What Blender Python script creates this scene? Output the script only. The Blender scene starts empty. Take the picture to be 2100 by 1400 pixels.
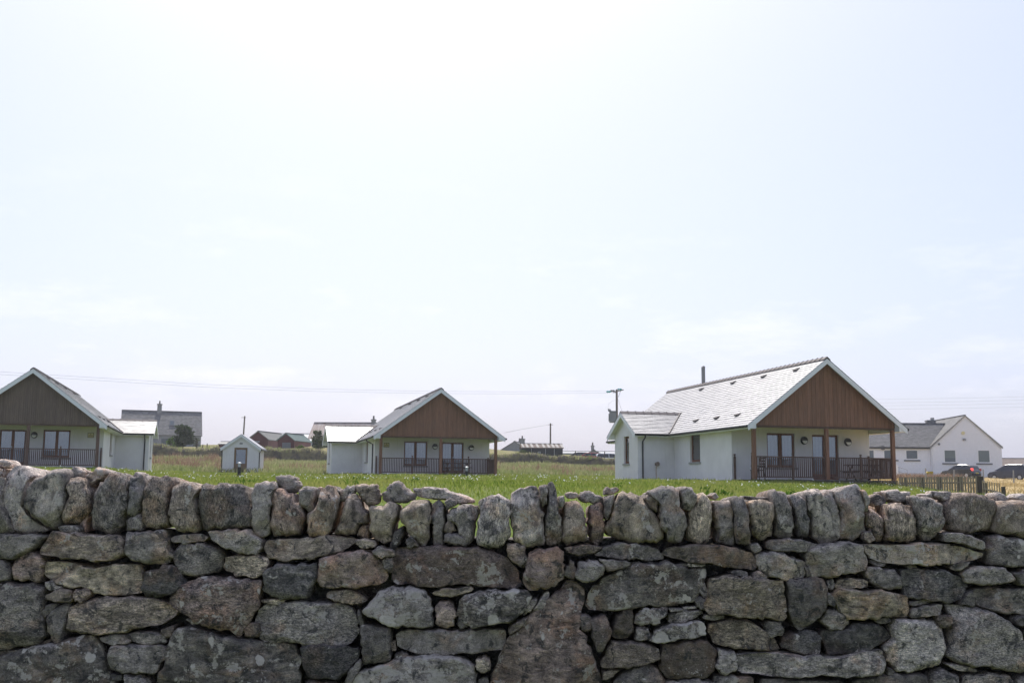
import bpy, bmesh, math, random
import numpy as np
from mathutils import Vector, Matrix, noise as mnoise
random.seed(7); rng = np.random.default_rng(7)
S = bpy.context.scene; COL = S.collection
# ------------------------------------------------------------------ camera
F = 2240.0; PITCH = math.atan(300 / F); ROLL = .008; CZ = 1.55
cam = bpy.data.cameras.new('camera'); cam_o = bpy.data.objects.new('camera', cam); COL.objects.link(cam_o)
cam.sensor_width = 36; cam.lens = F / 2100 * 36; cam.clip_start = .1; cam.clip_end = 6000
CM = Matrix.Rotation(math.pi / 2 + PITCH, 3, 'X') @ Matrix.Rotation(ROLL, 3, 'Z')
cam_o.matrix_world = Matrix.Translation((0, 0, CZ)) @ CM.to_4x4()
S.camera = cam_o
S.render.resolution_x = 1024; S.render.resolution_y = 682
# ------------------------------------------------------------------ world, sun, exposure
SUN_EL = math.radians(54); SUN_AZ = math.radians(-7)      # azimuth from +Y towards +X
w = bpy.data.worlds.new('World'); S.world = w; w.use_nodes = True
nt = w.node_tree; nt.nodes.clear()
out = nt.nodes.new('ShaderNodeOutputWorld'); bg = nt.nodes.new('ShaderNodeBackground'); sky = nt.nodes.new('ShaderNodeTexSky')
sky.sky_type = 'NISHITA'; sky.sun_disc = False; sky.sun_elevation = SUN_EL; sky.sun_rotation = SUN_AZ
sky.air_density = 1.0; sky.dust_density = 3.4; sky.ozone_density = 1.2; sky.altitude = 10
bg.inputs['Strength'].default_value = .15
# thin high cloud: a few faint wisps low over the houses, mixed in by sky direction
tc = nt.nodes.new('ShaderNodeTexCoord'); mp = nt.nodes.new('ShaderNodeMapping'); nz = nt.nodes.new('ShaderNodeTexNoise')
mp.inputs['Scale'].default_value = (4.5, 4.5, 15); mp.inputs['Location'].default_value = (.35, 0, .4)
nz.inputs['Scale'].default_value = 1.7; nz.inputs['Detail'].default_value = 7; nz.inputs['Roughness'].default_value = .62
rp = nt.nodes.new('ShaderNodeValToRGB'); rp.color_ramp.elements[0].position = .54; rp.color_ramp.elements[1].position = .84
rp.color_ramp.elements[1].color = (.3, .3, .3, 1)
vl = nt.nodes.new('ShaderNodeMixRGB'); vl.inputs[0].default_value = .50; vl.inputs[2].default_value = (4.2, 5.05, 6.9, 1)    # an even veil of thin high haze
mx = nt.nodes.new('ShaderNodeMixRGB'); mx.inputs[2].default_value = (8.5, 8.5, 8.5, 1)
nt.links.new(tc.outputs['Generated'], mp.inputs[0]); nt.links.new(mp.outputs[0], nz.inputs[0]); nt.links.new(nz.outputs['Fac'], rp.inputs[0])
sz = nt.nodes.new('ShaderNodeSeparateXYZ'); nt.links.new(tc.outputs['Generated'], sz.inputs[0])
lo = nt.nodes.new('ShaderNodeMapRange'); lo.inputs[1].default_value = .30; lo.inputs[2].default_value = .17; nt.links.new(sz.outputs[2], lo.inputs[0])      # the wisps hang low, none overhead
cm = nt.nodes.new('ShaderNodeMath'); cm.operation = 'MULTIPLY'; nt.links.new(rp.outputs[0], cm.inputs[0]); nt.links.new(lo.outputs[0], cm.inputs[1]); nt.links.new(cm.outputs[0], mx.inputs[0]); nt.links.new(sky.outputs[0], vl.inputs[1]); nt.links.new(vl.outputs[0], mx.inputs[1]); wb = nt.nodes.new('ShaderNodeMixRGB'); wb.blend_type = 'MULTIPLY'; wb.inputs[0].default_value = 1; wb.inputs[2].default_value = (1.026, .98, 1.01, 1)      # camera white balance
nt.links.new(mx.outputs[0], wb.inputs[1]); nt.links.new(wb.outputs[0], bg.inputs[0]); nt.links.new(bg.outputs[0], out.inputs[0])
sl = bpy.data.lights.new('sun', 'SUN'); sl.energy = 4.5; sl.angle = math.radians(.53); sl.color = (1, .96, .89)
so = bpy.data.objects.new('sun', sl); COL.objects.link(so)
sd = Vector((math.cos(SUN_EL) * math.sin(SUN_AZ), math.cos(SUN_EL) * math.cos(SUN_AZ), math.sin(SUN_EL)))
so.rotation_euler = sd.to_track_quat('Z', 'Y').to_euler(); so.location = sd * 100
S.view_settings.view_transform = 'Standard'; S.view_settings.look = 'None'; S.view_settings.gamma = 1; S.view_settings.use_curve_mapping = False
S.view_settings.exposure = .12
# ------------------------------------------------------------------ helpers
def ray(x, y): return CM @ Vector(((x - 1050) / F, -(y - 700) / F, -1))
def pix(x, y, Y):
    d = ray(x, y); return Vector((0, 0, CZ)) + d * (Y / d.y)
def link(name, me, parent=None, mat=None):
    o = bpy.data.objects.new(name, me); COL.objects.link(o)
    if parent: o.parent = parent
    if mat and me is not None and not me.materials: me.materials.append(mat)
    return o
def tag(o, label=None, cat=None, group=None, kind=None):
    if label: o['label'] = label
    if cat: o['category'] = cat
    if group: o['group'] = group
    if kind: o['kind'] = kind
    return o
def empty(name, loc, rz=0, scale=(1, 1, 1)):
    o = bpy.data.objects.new(name, None); COL.objects.link(o); o.location = loc; o.rotation_euler = (0, 0, rz); o.scale = scale
    o.empty_display_size = .3
    return o
class MB:
    def __init__(s): s.v = []; s.f = []
    def add(s, vs, fs):
        b = len(s.v); s.v += [tuple(p) for p in vs]; s.f += [tuple(b + i for i in f) for f in fs]; return s
    def box(s, x0, x1, y0, y1, z0, z1):
        return s.add([(x0, y0, z0), (x1, y0, z0), (x1, y1, z0), (x0, y1, z0), (x0, y0, z1), (x1, y0, z1), (x1, y1, z1), (x0, y1, z1)],
                     [(3, 2, 1, 0), (4, 5, 6, 7), (0, 1, 5, 4), (1, 2, 6, 5), (2, 3, 7, 6), (3, 0, 4, 7)])
    def prism(s, poly, a, b, axis='y'):      # poly of 2-D points extruded from a to b along axis
        n = len(poly)
        def P(p, t): return {'y': (p[0], t, p[1]), 'x': (t, p[0], p[1]), 'z': (p[0], p[1], t)}[axis]
        return s.add([P(p, a) for p in poly] + [P(p, b) for p in poly],
                     [tuple(range(n)), tuple(range(2 * n - 1, n - 1, -1))] + [(i, (i + 1) % n, n + (i + 1) % n, n + i) for i in range(n)])
    def tube(s, pts, r, seg=8, caps=True):
        pts = [Vector(p) for p in pts]; n = len(pts); vs = []; r = r if isinstance(r, (list, tuple)) else [r] * n
        for i, p in enumerate(pts):
            t = (pts[min(i + 1, n - 1)] - pts[max(i - 1, 0)]).normalized()
            u = t.cross(Vector((0, 0, 1)) if abs(t.z) < .9 else Vector((1, 0, 0))).normalized(); q = t.cross(u)
            vs += [p + r[i] * (u * math.cos(2 * math.pi * k / seg) + q * math.sin(2 * math.pi * k / seg)) for k in range(seg)]
        fs = [(i * seg + k, i * seg + (k + 1) % seg, (i + 1) * seg + (k + 1) % seg, (i + 1) * seg + k) for i in range(n - 1) for k in range(seg)]
        if caps: fs += [tuple(range(seg)), tuple((n - 1) * seg + k for k in range(seg))]
        return s.add(vs, fs)
    def quad(s, a, b, c, d, th=0):
        a, b, c, d = map(Vector, (a, b, c, d))
        if not th: return s.add([a, b, c, d], [(0, 1, 2, 3)])
        nn = (b - a).cross(d - a).normalized() * -th
        return s.add([a, b, c, d, a + nn, b + nn, c + nn, d + nn], [(0, 1, 2, 3), (7, 6, 5, 4), (0, 4, 5, 1), (1, 5, 6, 2), (2, 6, 7, 3), (3, 7, 4, 0)])
    def mesh(s, name, mat=None, bevel=0, smooth=False, recalc=True):
        me = bpy.data.meshes.new(name); me.from_pydata(s.v, [], s.f); me.update()
        if recalc or bevel:
            bm = bmesh.new(); bm.from_mesh(me)
            bmesh.ops.recalc_face_normals(bm, faces=bm.faces)
            if bevel: bmesh.ops.bevel(bm, geom=list(bm.edges), offset=bevel, segments=1, affect='EDGES', profile=.5)
            bm.to_mesh(me); bm.free()
        if smooth: me.polygons.foreach_set('use_smooth', [True] * len(me.polygons))
        if mat: me.materials.append(mat)
        return me
    def build(s, name, mat, parent=None, **k): return link(name, s.mesh(name, mat, **k), parent)
def np_mesh(name, V, Fq, mat, smooth=False):      # fast mesh from numpy, all faces with the same corner count
    me = bpy.data.meshes.new(name); V = np.asarray(V, np.float32); Fq = np.asarray(Fq, np.int32); k = Fq.shape[1]
    me.vertices.add(len(V)); me.vertices.foreach_set('co', V.ravel())
    me.loops.add(Fq.size); me.loops.foreach_set('vertex_index', Fq.ravel())
    me.polygons.add(len(Fq)); me.polygons.foreach_set('loop_start', np.arange(0, Fq.size, k, dtype=np.int32))
    me.update(calc_edges=True); me.validate()
    me.polygons.foreach_set('use_smooth', [bool(smooth)] * len(me.polygons))
    if mat: me.materials.append(mat)
    return me
# ------------------------------------------------------------------ materials
def mat_new(name, rough=.8, spec=.3):
    m = bpy.data.materials.new(name); m.use_nodes = True; n = m.node_tree; b = n.nodes['Principled BSDF']
    b.inputs['Roughness'].default_value = rough; b.inputs['Specular IOR Level'].default_value = spec
    return m, n, b
def N(n, t, **k):
    x = n.nodes.new(t)
    for a, v in k.items():
        if a in x.inputs: x.inputs[a].default_value = v
        else: setattr(x, a, v)
    return x
def ramp(n, src, stops):
    r = n.nodes.new('ShaderNodeValToRGB'); e = r.color_ramp.elements
    while len(e) < len(stops): e.new(.5)
    for el, (p, c) in zip(e, stops): el.position = p; el.color = c if len(c) == 4 else (*c, 1)
    n.links.new(src, r.inputs[0]); return r.outputs[0]
def mix(n, fac, a, b, mode='MIX'):
    x = n.nodes.new('ShaderNodeMixRGB'); x.blend_type = mode
    for i, v in enumerate((fac, a, b)):
        if hasattr(v, 'is_output'): n.links.new(v, x.inputs[i])
        elif i == 0: x.inputs[0].default_value = v
        else: x.inputs[i].default_value = (*v, 1) if len(v) == 3 else v
    return x.outputs[0]
def coords(n, scale=(1, 1, 1), kind='Object', off=None):
    t = n.nodes.new('ShaderNodeTexCoord'); m = n.nodes.new('ShaderNodeMapping'); m.inputs['Scale'].default_value = scale
    n.links.new(t.outputs[kind], m.inputs[0])
    if off is not None: n.links.new(off, m.inputs['Location'])
    return m.outputs[0]
def noise(n, co, scale, detail=4, rough=.55, dist=0):
    x = N(n, 'ShaderNodeTexNoise', Scale=scale, Detail=detail, Roughness=rough, Distortion=dist); n.links.new(co, x.inputs['Vector']); return x.outputs['Fac']
def bump(n, b, h, strength=.4, dist=.02):
    x = N(n, 'ShaderNodeBump', Strength=strength, Distance=dist); n.links.new(h, x.inputs['Height']); n.links.new(x.outputs[0], b.inputs['Normal'])
def plain(name, col, rough=.75, spec=.3, var=.16, scale=6, bmp=0, metal=0, stretch=(1, 1, 1)):
    m, n, b = mat_new(name, rough, spec); b.inputs['Metallic'].default_value = metal
    co = coords(n, stretch); f = noise(n, co, scale, 6, .65)
    c0 = tuple(c * (1 - var) for c in col); c1 = tuple(min(1, c * (1 + var)) for c in col)
    n.links.new(ramp(n, f, [(.25, c0), (.75, c1)]), b.inputs['Base Color'])
    if bmp: bump(n, b, noise(n, co, scale * 6, 3), bmp, .01)
    return m
M = {}
def stone_mat(name, stretch):
    m, n, b = mat_new(name, .9, .15)
    oi = n.nodes.new('ShaderNodeObjectInfo')
    off = N(n, 'ShaderNodeVectorMath', operation='SCALE'); off.inputs[0].default_value = (37, 53, 71); n.links.new(oi.outputs['Random'], off.inputs['Scale'])
    co = coords(n, (1, 1, 1), 'Object', off.outputs[0]); cs = coords(n, stretch, 'Object', off.outputs[0])
    def rnd(k):      # a few independent random numbers per stone
        m1 = N(n, 'ShaderNodeMath', operation='MULTIPLY'); n.links.new(oi.outputs['Random'], m1.inputs[0]); m1.inputs[1].default_value = k
        m2 = N(n, 'ShaderNodeMath', operation='FRACT'); n.links.new(m1.outputs[0], m2.inputs[0]); return m2.outputs[0]
    def sc(co_, k, lo, hi):
        mr = N(n, 'ShaderNodeMapRange'); mr.inputs[3].default_value = lo; mr.inputs[4].default_value = hi; n.links.new(rnd(k), mr.inputs[0])
        v = N(n, 'ShaderNodeVectorMath', operation='SCALE'); n.links.new(co_, v.inputs[0]); n.links.new(mr.outputs[0], v.inputs['Scale']); return v.outputs[0]
    cb = sc(cs, 17.3, .6, 1.7); cp = sc(cs, 41.7, .7, 1.5)
    band = noise(n, cb, 8, 7, .68, .7)
    big = noise(n, co, 6, 5, .6, .4)
    spk = noise(n, cp, 62, 5, .8)
    fine = noise(n, co, 260, 2, .6)
    mott = noise(n, co, 22, 6, .7, .3)
    one = (1, 1, 1)
    fb = ramp(n, rnd(7.9), [(.25, (.12, .12, .12)), (.9, (1, 1, 1))]); fs = ramp(n, rnd(29.1), [(.2, (.22, .22, .22)), (.95, (1, 1, 1))])
    c = mix(n, 1, oi.outputs['Color'], mix(n, fb, one, ramp(n, band, [(.36, (.48, .48, .49)), (.5, (.98, .98, .97)), (.64, (1.65, 1.62, 1.55))])), 'MULTIPLY')
    c = mix(n, 1, c, mix(n, fs, one, ramp(n, spk, [(.38, (.38, .38, .39)), (.5, (1, 1, 1)), (.62, (2.0, 1.98, 1.94))])), 'MULTIPLY')
    c = mix(n, 1, c, ramp(n, mott, [(.36, (.60, .60, .61)), (.5, (1, 1, 1)), (.64, (1.45, 1.43, 1.40))]), 'MULTIPLY')
    c = mix(n, 1, c, ramp(n, fine, [(.38, (.74, .74, .74)), (.62, (1.3, 1.3, 1.3))]), 'MULTIPLY')
    # rusty and brown weathering in broad patches
    c = mix(n, ramp(n, big, [(.52, (0, 0, 0)), (.66, (.6, .6, .6))]), c, mix(n, 1, c, (1.3, .97, .74), 'MULTIPLY'))
    # black lichen blotches
    bl = noise(n, co, 20, 6, .72, .6)
    c = mix(n, ramp(n, bl, [(.555, (0, 0, 0)), (.605, (.8, .8, .8))]), c, (.045, .044, .044))
    # pale crust lichen: crisp rosettes and ragged patches, amount per stone from the alpha of the object colour
    li2 = noise(n, co, 70, 4, .7); li = noise(n, co, 12, 6, .66, .5)
    vo = N(n, 'ShaderNodeTexVoronoi', Scale=11.0, Randomness=1.0); wv = N(n, 'ShaderNodeVectorMath', operation='ADD'); nv = N(n, 'ShaderNodeTexNoise', Scale=30.0, Detail=4.0); n.links.new(co, nv.inputs['Vector'])
    ns = N(n, 'ShaderNodeVectorMath', operation='SCALE'); n.links.new(nv.outputs['Color'], ns.inputs[0]); ns.inputs['Scale'].default_value = .045; n.links.new(co, wv.inputs[0]); n.links.new(ns.outputs[0], wv.inputs[1]); n.links.new(wv.outputs[0], vo.inputs['Vector'])
    # distance minus (radius grows with the lichen amount and differs per rosette)
    sp_ = N(n, 'ShaderNodeSeparateColor'); n.links.new(vo.outputs['Color'], sp_.inputs[0])
    r1 = N(n, 'ShaderNodeMath', operation='MULTIPLY_ADD'); n.links.new(oi.outputs['Alpha'], r1.inputs[0]); r1.inputs[1].default_value = 4.2; r1.inputs[2].default_value = .03
    r2 = N(n, 'ShaderNodeMath', operation='MULTIPLY'); n.links.new(r1.outputs[0], r2.inputs[0]); n.links.new(sp_.outputs[0], r2.inputs[1])
    r3 = N(n, 'ShaderNodeMath', operation='SUBTRACT'); n.links.new(r2.outputs[0], r3.inputs[0]); n.links.new(vo.outputs['Distance'], r3.inputs[1])
    lros = ramp(n, r3.outputs[0], [(.0, (0, 0, 0)), (.045, (.9, .9, .9))])
    ad = N(n, 'ShaderNodeMath', operation='MULTIPLY_ADD'); n.links.new(li2, ad.inputs[0]); ad.inputs[1].default_value = .3; n.links.new(li, ad.inputs[2])
    ad2 = N(n, 'ShaderNodeMath', operation='MULTIPLY_ADD'); n.links.new(oi.outputs['Alpha'], ad2.inputs[0]); ad2.inputs[1].default_value = 1.0; n.links.new(ad.outputs[0], ad2.inputs[2])
    lpat = ramp(n, ad2.outputs[0], [(.775, (0, 0, 0)), (.80, (.85, .85, .85))])
    lcol = mix(n, li2, (.33, .285, .245), (.69, .62, .55))
    c = mix(n, lpat, c, lcol); c = mix(n, lros, c, mix(n, li2, (.46, .40, .35), (.84, .76, .68)))
    n.links.new(c, b.inputs['Base Color'])
    h1 = N(n, 'ShaderNodeMath', operation='MULTIPLY_ADD'); n.links.new(band, h1.inputs[0]); h1.inputs[1].default_value = 1.6
    h2 = N(n, 'ShaderNodeMath', operation='MULTIPLY_ADD'); n.links.new(spk, h2.inputs[0]); h2.inputs[1].default_value = .35; n.links.new(noise(n, co, 34, 6, .7), h2.inputs[2]); n.links.new(h2.outputs[0], h1.inputs[2])
    bump(n, b, h1.outputs[0], .9, .014)
    return m
M['stone'] = stone_mat('weathered_gneiss', (1, 1, 2.6)); M['stone_up'] = stone_mat('weathered_gneiss_upright', (2.4, 1, .9))
def render_mat():       # white wet-dash render with rain streaks below
    m, n, b = mat_new('white_roughcast', .9, .2); co = coords(n); st = coords(n, (3, 3, .25))
    c = ramp(n, noise(n, co, 1.2, 6, .65), [(.3, (.68, .645, .635)), (.7, (.78, .745, .735))])
    c = mix(n, ramp(n, noise(n, st, 2.2, 5, .6), [(.55, (0, 0, 0)), (.8, (.4, .4, .4))]), c, (.54, .525, .49))
    n.links.new(c, b.inputs['Base Color']); bump(n, b, noise(n, co, 55, 4, .7), .55, .02); return m
M['render'] = render_mat(); M['harl'] = plain('white_harling', (.74, .74, .76), .92, .15, .06, 3, .4)
def slate_mat(name, c0, c1, rough, spec):
    m, n, b = mat_new(name, rough, spec); g = n.nodes.new('ShaderNodeNewGeometry'); co = coords(n)
    c = ramp(n, g.outputs['Random Per Island'], [(0, c0), (1, c1)])
    c = mix(n, 1, c, ramp(n, noise(n, co, 14, 5, .7), [(.3, (.75, .75, .75)), (.7, (1.25, 1.25, 1.25))]), 'MULTIPLY')
    n.links.new(c, b.inputs['Base Color'])
    rr = N(n, 'ShaderNodeMath', operation='MULTIPLY_ADD'); n.links.new(g.outputs['Random Per Island'], rr.inputs[0]); rr.inputs[1].default_value = .07; rr.inputs[2].default_value = rough - .035
    n.links.new(rr.outputs[0], b.inputs['Roughness']); bump(n, b, noise(n, co, 30, 4), .25, .01); return m
M['slate'] = slate_mat('slate', (.15, .15, .156), (.20, .20, .205), .45, .9); M['slate'].node_tree.nodes['Principled BSDF'].inputs['IOR'].default_value = 1.95
M['old_slate'] = slate_mat('old_slate', (.11, .108, .105), (.18, .175, .17), .66, .3)
M['ridge'] = plain('ridge_tile_clay', (.17, .145, .135), .7, .3, .25)
M['lead'] = plain('lead_grey', (.14, .145, .15), .55, .4)
M['white'] = plain('white_paint', (.76, .755, .75), .5, .35, .05)
M['gutter'] = plain('black_plastic', (.02, .02, .022), .45, .3)
def timber(name, col, grey):
    m, n, b = mat_new(name, .75, .25); oi = n.nodes.new('ShaderNodeObjectInfo')
    co = coords(n, (14, 14, .7)); g = noise(n, co, 2.5, 6, .65, .3)
    c = ramp(n, oi.outputs['Random'], [(0, tuple(x * .86 for x in col)), (.55, col), (1, tuple(x * 1.13 for x in col))])
    c = mix(n, 1, c, ramp(n, g, [(.3, (.62, .62, .62)), (.7, (1.28, 1.28, 1.28))]), 'MULTIPLY')
    c = mix(n, ramp(n, noise(n, coords(n, (1, 1, .6), 'Generated'), 3, 5), [(.5, (0, 0, 0)), (.75, (.3, .3, .3))]), c, grey)
    n.links.new(c, b.inputs['Base Color']); bump(n, b, g, .3, .01); return m
M['clad'] = timber('larch_cladding', (.225, .112, .064), (.17, .14, .115))
M['clad_grey'] = timber('weathered_larch', (.145, .105, .078), (.14, .125, .11))
M['rail'] = timber('stained_timber', (.125, .075, .054), (.115, .098, .085))
M['joinery'] = timber('window_timber', (.17, .075, .042), (.14, .09, .06))
M['picket'] = timber('pale_picket', (.30, .25, .165), (.27, .245, .19))
M['darkwood'] = timber('dark_post', (.07, .058, .045), (.09, .08, .065))
def glass_mat():
    m = bpy.data.materials.new('window_glass'); m.use_nodes = True; n = m.node_tree; n.nodes.clear()
    o = n.nodes.new('ShaderNodeOutputMaterial'); t = N(n, 'ShaderNodeBsdfTransparent', Color=(.86, .92, .95, 1)); g = N(n, 'ShaderNodeBsdfGlossy', Roughness=.02)
    fr = N(n, 'ShaderNodeFresnel', IOR=1.5); ad = N(n, 'ShaderNodeMath', operation='MULTIPLY_ADD'); ad.inputs[1].default_value = 1.6; ad.inputs[2].default_value = .10
    x = n.nodes.new('ShaderNodeMixShader'); n.links.new(fr.outputs[0], ad.inputs[0]); n.links.new(ad.outputs[0], x.inputs[0]); n.links.new(t.outputs[0], x.inputs[1]); n.links.new(g.outputs[0], x.inputs[2]); n.links.new(x.outputs[0], o.inputs[0]); return m
M['glass'] = glass_mat()
M['curtain'] = plain('net_curtain', (.30, .34, .38), .9, .1, .06, 3)
M['blind'] = plain('roller_blind', (.27, .29, .285), .9, .1, .06, 3)
M['dimblind'] = plain('dim_green_blind', (.17, .20, .195), .9, .1, .06, 3)
M['dark'] = plain('dark_interior', (.03, .03, .032), .9, .1)
M['carglass'] = plain('tinted_car_glass', (.012, .014, .018), .06, .6, .1)
M['tyre'] = plain('tyre_rubber', (.02, .02, .02), .85, .2)
M['alloy'] = plain('alloy_rim', (.45, .45, .46), .35, .5, .08, metal=.7)
M['lampw'] = plain('opal_glass', (.75, .75, .72), .3, .5, .04)
M['steel'] = plain('galvanised_steel', (.38, .39, .40), .45, .5, .12, metal=.6)
M['concrete'] = plain('concrete', (.30, .295, .28), .9, .2, .2, 3, .4)
M['redwood'] = plain('red_boarding', (.09, .028, .027), .8, .2, .25, 3, stretch=(8, 8, .5))
M['lit_redwood'] = plain('sunlit_red_boarding', (.25, .125, .115), .85, .2, .2, 3)  # sunlit look of the red sheds' side walls, put into a paler colour
M['greenroof'] = plain('green_sheet_roof', (.13, .19, .17), .5, .4, .15, 2)
M['greyroof'] = plain('grey_sheet_roof', (.22, .22, .20), .6, .35, .18, 2)
M['blueroof'] = plain('blue_grey_sheet_roof', (.17, .21, .25), .5, .4, .12, 2)
def rust_mat():
    m, n, b = mat_new('rusted_sheet', .7, .3); co = coords(n, (1, 1, 1)); st = coords(n, (2, .5, .5))
    c = ramp(n, noise(n, st, 1.1, 7, .7), [(.3, (.30, .20, .16)), (.5, (.40, .33, .29)), (.7, (.46, .42, .39))])
    n.links.new(c, b.inputs['Base Color']); return m
M['rust'] = rust_mat()
M['oldsheet'] = plain('dull_brown_sheet', (.20, .165, .14), .95, .08, .2, 1.5)
M['palesheet'] = plain('translucent_pale_sheet', (.42, .40, .36), .9, .1, .1)
M['tarred'] = plain('tarred_boarding', (.028, .034, .036), .8, .25, .25, 3)
M['greywall'] = plain('grey_harling', (.26, .26, .255), .9, .2, .16, 2)
M['palewall'] = plain('pale_harling', (.42, .42, .41), .9, .2, .12, 2)
M['pole'] = plain('creosoted_pole', (.17, .145, .12), .85, .2, .2, 4, stretch=(6, 6, .4))
M['wire'] = plain('aluminium_wire', (.30, .30, .31), .5, .4, .05)
M['insul'] = plain('blue_green_glass_insulator', (.12, .42, .42), .15, .5, .1)
M['transf'] = plain('transformer_grey', (.20, .215, .22), .5, .4, .12)
M['yellow'] = plain('yellow_plastic', (.50, .38, .02), .6, .3, .1)
M['plaque'] = plain('cream_plaque', (.62, .55, .30), .6, .3, .05)
M['ink'] = plain('plaque_ink', (.10, .06, .03), .7, .2)
M['rustpipe'] = plain('rusty_flue', (.19, .14, .115), .8, .25, .3)
def stain_mat():
    m, n, b = mat_new('rust_stain', .9, .1); co = coords(n, (30, 30, 3)); f = noise(n, co, 1.3, 5)
    n.links.new(ramp(n, f, [(.3, (.62, .57, .51)), (.65, (.42, .28, .19))]), b.inputs['Base Color']); return m
M['stain'] = stain_mat()
def paint(name, c):
    m, n, b = mat_new(name, .25, .5); b.inputs['Base Color'].default_value = (*c, 1); b.inputs['Coat Weight'].default_value = .7; b.inputs['Coat Roughness'].default_value = .06; return m
M['car_dark'] = paint('charcoal_car_paint', (.022, .023, .026)); M['car_navy'] = paint('navy_car_paint', (.014, .018, .04)); M['car_red'] = paint('red_car_paint', (.25, .015, .012)); M['car_white'] = paint('white_car_paint', (.72, .72, .72))
M['taillight'] = paint('red_lamp', (.35, .008, .006)); M['plate'] = plain('yellow_number_plate', (.48, .38, .06), .5)
def lit_lamp():
    m, n, b = mat_new('brake_lamp_lit', .2, .5); b.inputs['Base Color'].default_value = (.5, .02, .02, 1); b.inputs['Emission Color'].default_value = (1, .09, .07, 1); b.inputs['Emission Strength'].default_value = 1.3; return m
M['brake'] = lit_lamp()
def leaf_mat(name, c0, c1, c2, transl=.45, patch=None):
    m = bpy.data.materials.new(name); m.use_nodes = True; n = m.node_tree; n.nodes.clear()
    o = n.nodes.new('ShaderNodeOutputMaterial'); g = n.nodes.new('ShaderNodeNewGeometry')
    c = ramp(n, g.outputs['Random Per Island'], [(0, c0), (.5, c1), (1, c2)])
    if patch:
        mp_ = N(n, 'ShaderNodeMapping'); mp_.inputs['Scale'].default_value = (1, .45, 1); n.links.new(g.outputs['Position'], mp_.inputs[0])
        f = noise(n, mp_.outputs[0], .33, 5, .65)
        c = mix(n, ramp(n, f, [(.42, (0, 0, 0)), (.68, (.85, .85, .85))]), c, patch)
    d = N(n, 'ShaderNodeBsdfDiffuse'); t = n.nodes.new('ShaderNodeBsdfTranslucent'); x = N(n, 'ShaderNodeMixShader'); x.inputs[0].default_value = transl
    n.links.new(c, d.inputs[0]); n.links.new(c, t.inputs[0]); n.links.new(d.outputs[0], x.inputs[1]); n.links.new(t.outputs[0], x.inputs[2]); n.links.new(x.outputs[0], o.inputs[0]); return m
M['lawn'] = leaf_mat('lawn_blades', (.10, .15, .024), (.175, .24, .038), (.29, .31, .085), .5, (.28, .28, .085))
M['rough'] = leaf_mat('rough_grass_blades', (.17, .19, .075), (.29, .285, .135), (.42, .39, .22), .45, (.18, .24, .07))
M['rush'] = leaf_mat('rush_blades', (.16, .10, .07), (.26, .17, .115), (.36, .27, .18), .4)
M['straw'] = leaf_mat('straw_blades', (.34, .25, .11), (.46, .35, .17), (.55, .44, .24), .35)
M['petal'] = leaf_mat('daisy_petals', (.72, .72, .68), (.78, .78, .74), (.8, .8, .72), .3)
M['conifer'] = leaf_mat('conifer_foliage', (.020, .038, .014), (.04, .065, .024), (.07, .10, .035), .25)
M['bush'] = leaf_mat('bush_foliage', (.05, .07, .03), (.09, .12, .05), (.14, .17, .07), .35)
M['weed'] = leaf_mat('dock_leaves', (.05, .10, .015), (.08, .15, .02), (.12, .20, .03), .4)
M['bark'] = plain('bark', (.10, .08, .06), .9, .2, .3)
# ------------------------------------------------------------------ terrain
CPX = [(200, 961, 62), (0, 960, 59.5), (310, 968, 71), (777, 973.5, 66), (1020, 975, 68), (680, 972, 75), (1546, 986.5, 49.5), (1838, 991, 51), (1290, 985, 60), (1262, 984, 63), (490, 967.5, 78), (320, 964, 74), (490, 979, 58), (957, 976, 60),
       (400, 938, 117), (600, 945, 117), (700, 945, 117), (1060, 951, 117), (1250, 956, 117), (0, 936, 117), (1500, 964, 117), (-300, 933, 117), (850, 948, 117),
       (320, 915, 160), (550, 920, 150), (650, 918, 142), (1100, 934, 140), (1200, 938, 152), (1980, 980, 122), (2085, 984, 118), (1850, 985, 126), (2400, 985, 120),
       (2005, 1016, 40), (2090, 1008, 45), (2060, 995, 70), (1850, 998, 46.5), (1950, 1012, 44.5), (1950, 990, 80),
       (0, 976, 30), (500, 988, 30), (1050, 992, 30), (1600, 1004, 30), (2000, 1024, 30), (300, 992, 18), (1050, 1000, 18), (1800, 1024, 18)]
CP = [pix(*c) for c in CPX] + [Vector((x, 5.6, .98)) for x in (-12, -6, 0, 6, 12)] + [Vector((x, 10, 1.24 - .004 * x)) for x in (-14, -5, 5, 14)]
A_ = np.array([(p.x, p.y * .5) for p in CP]); ZV = np.array([p.z for p in CP])
def tps(r): return np.where(r > 1e-9, r * r * np.log(np.maximum(r, 1e-9)), 0)
n_ = len(CP); K = np.zeros((n_ + 3, n_ + 3)); K[:n_, :n_] = tps(np.linalg.norm(A_[:, None] - A_[None], axis=2)) + np.eye(n_) * .8
K[:n_, n_:] = np.c_[np.ones(n_), A_]; K[n_:, :n_] = K[:n_, n_:].T
WT = np.linalg.solve(K, np.r_[ZV, 0, 0, 0])
def smooth(a, b, x): t = np.clip((x - a) / (b - a), 0, 1); return t * t * (3 - 2 * t)
def ground(X, Y):
    X = np.atleast_1d(np.asarray(X, float)); Y = np.atleast_1d(np.asarray(Y, float))
    P = np.c_[np.clip(X, -95, 95), np.clip(Y, 5.5, 190) * .5]; z = np.empty(len(P))
    for i in range(0, len(P), 20000):
        q = P[i:i + 20000]; z[i:i + 20000] = tps(np.linalg.norm(q[:, None] - A_[None], axis=2)) @ WT[:n_] + WT[n_] + q @ WT[n_ + 1:]
    wv = smooth(165, 260, Y); z = z * (1 - wv) + 6.0 * wv; s = smooth(5.18, 5.45, Y); z = z * s
    return z - smooth(600, 2500, Y) * 6
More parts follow.
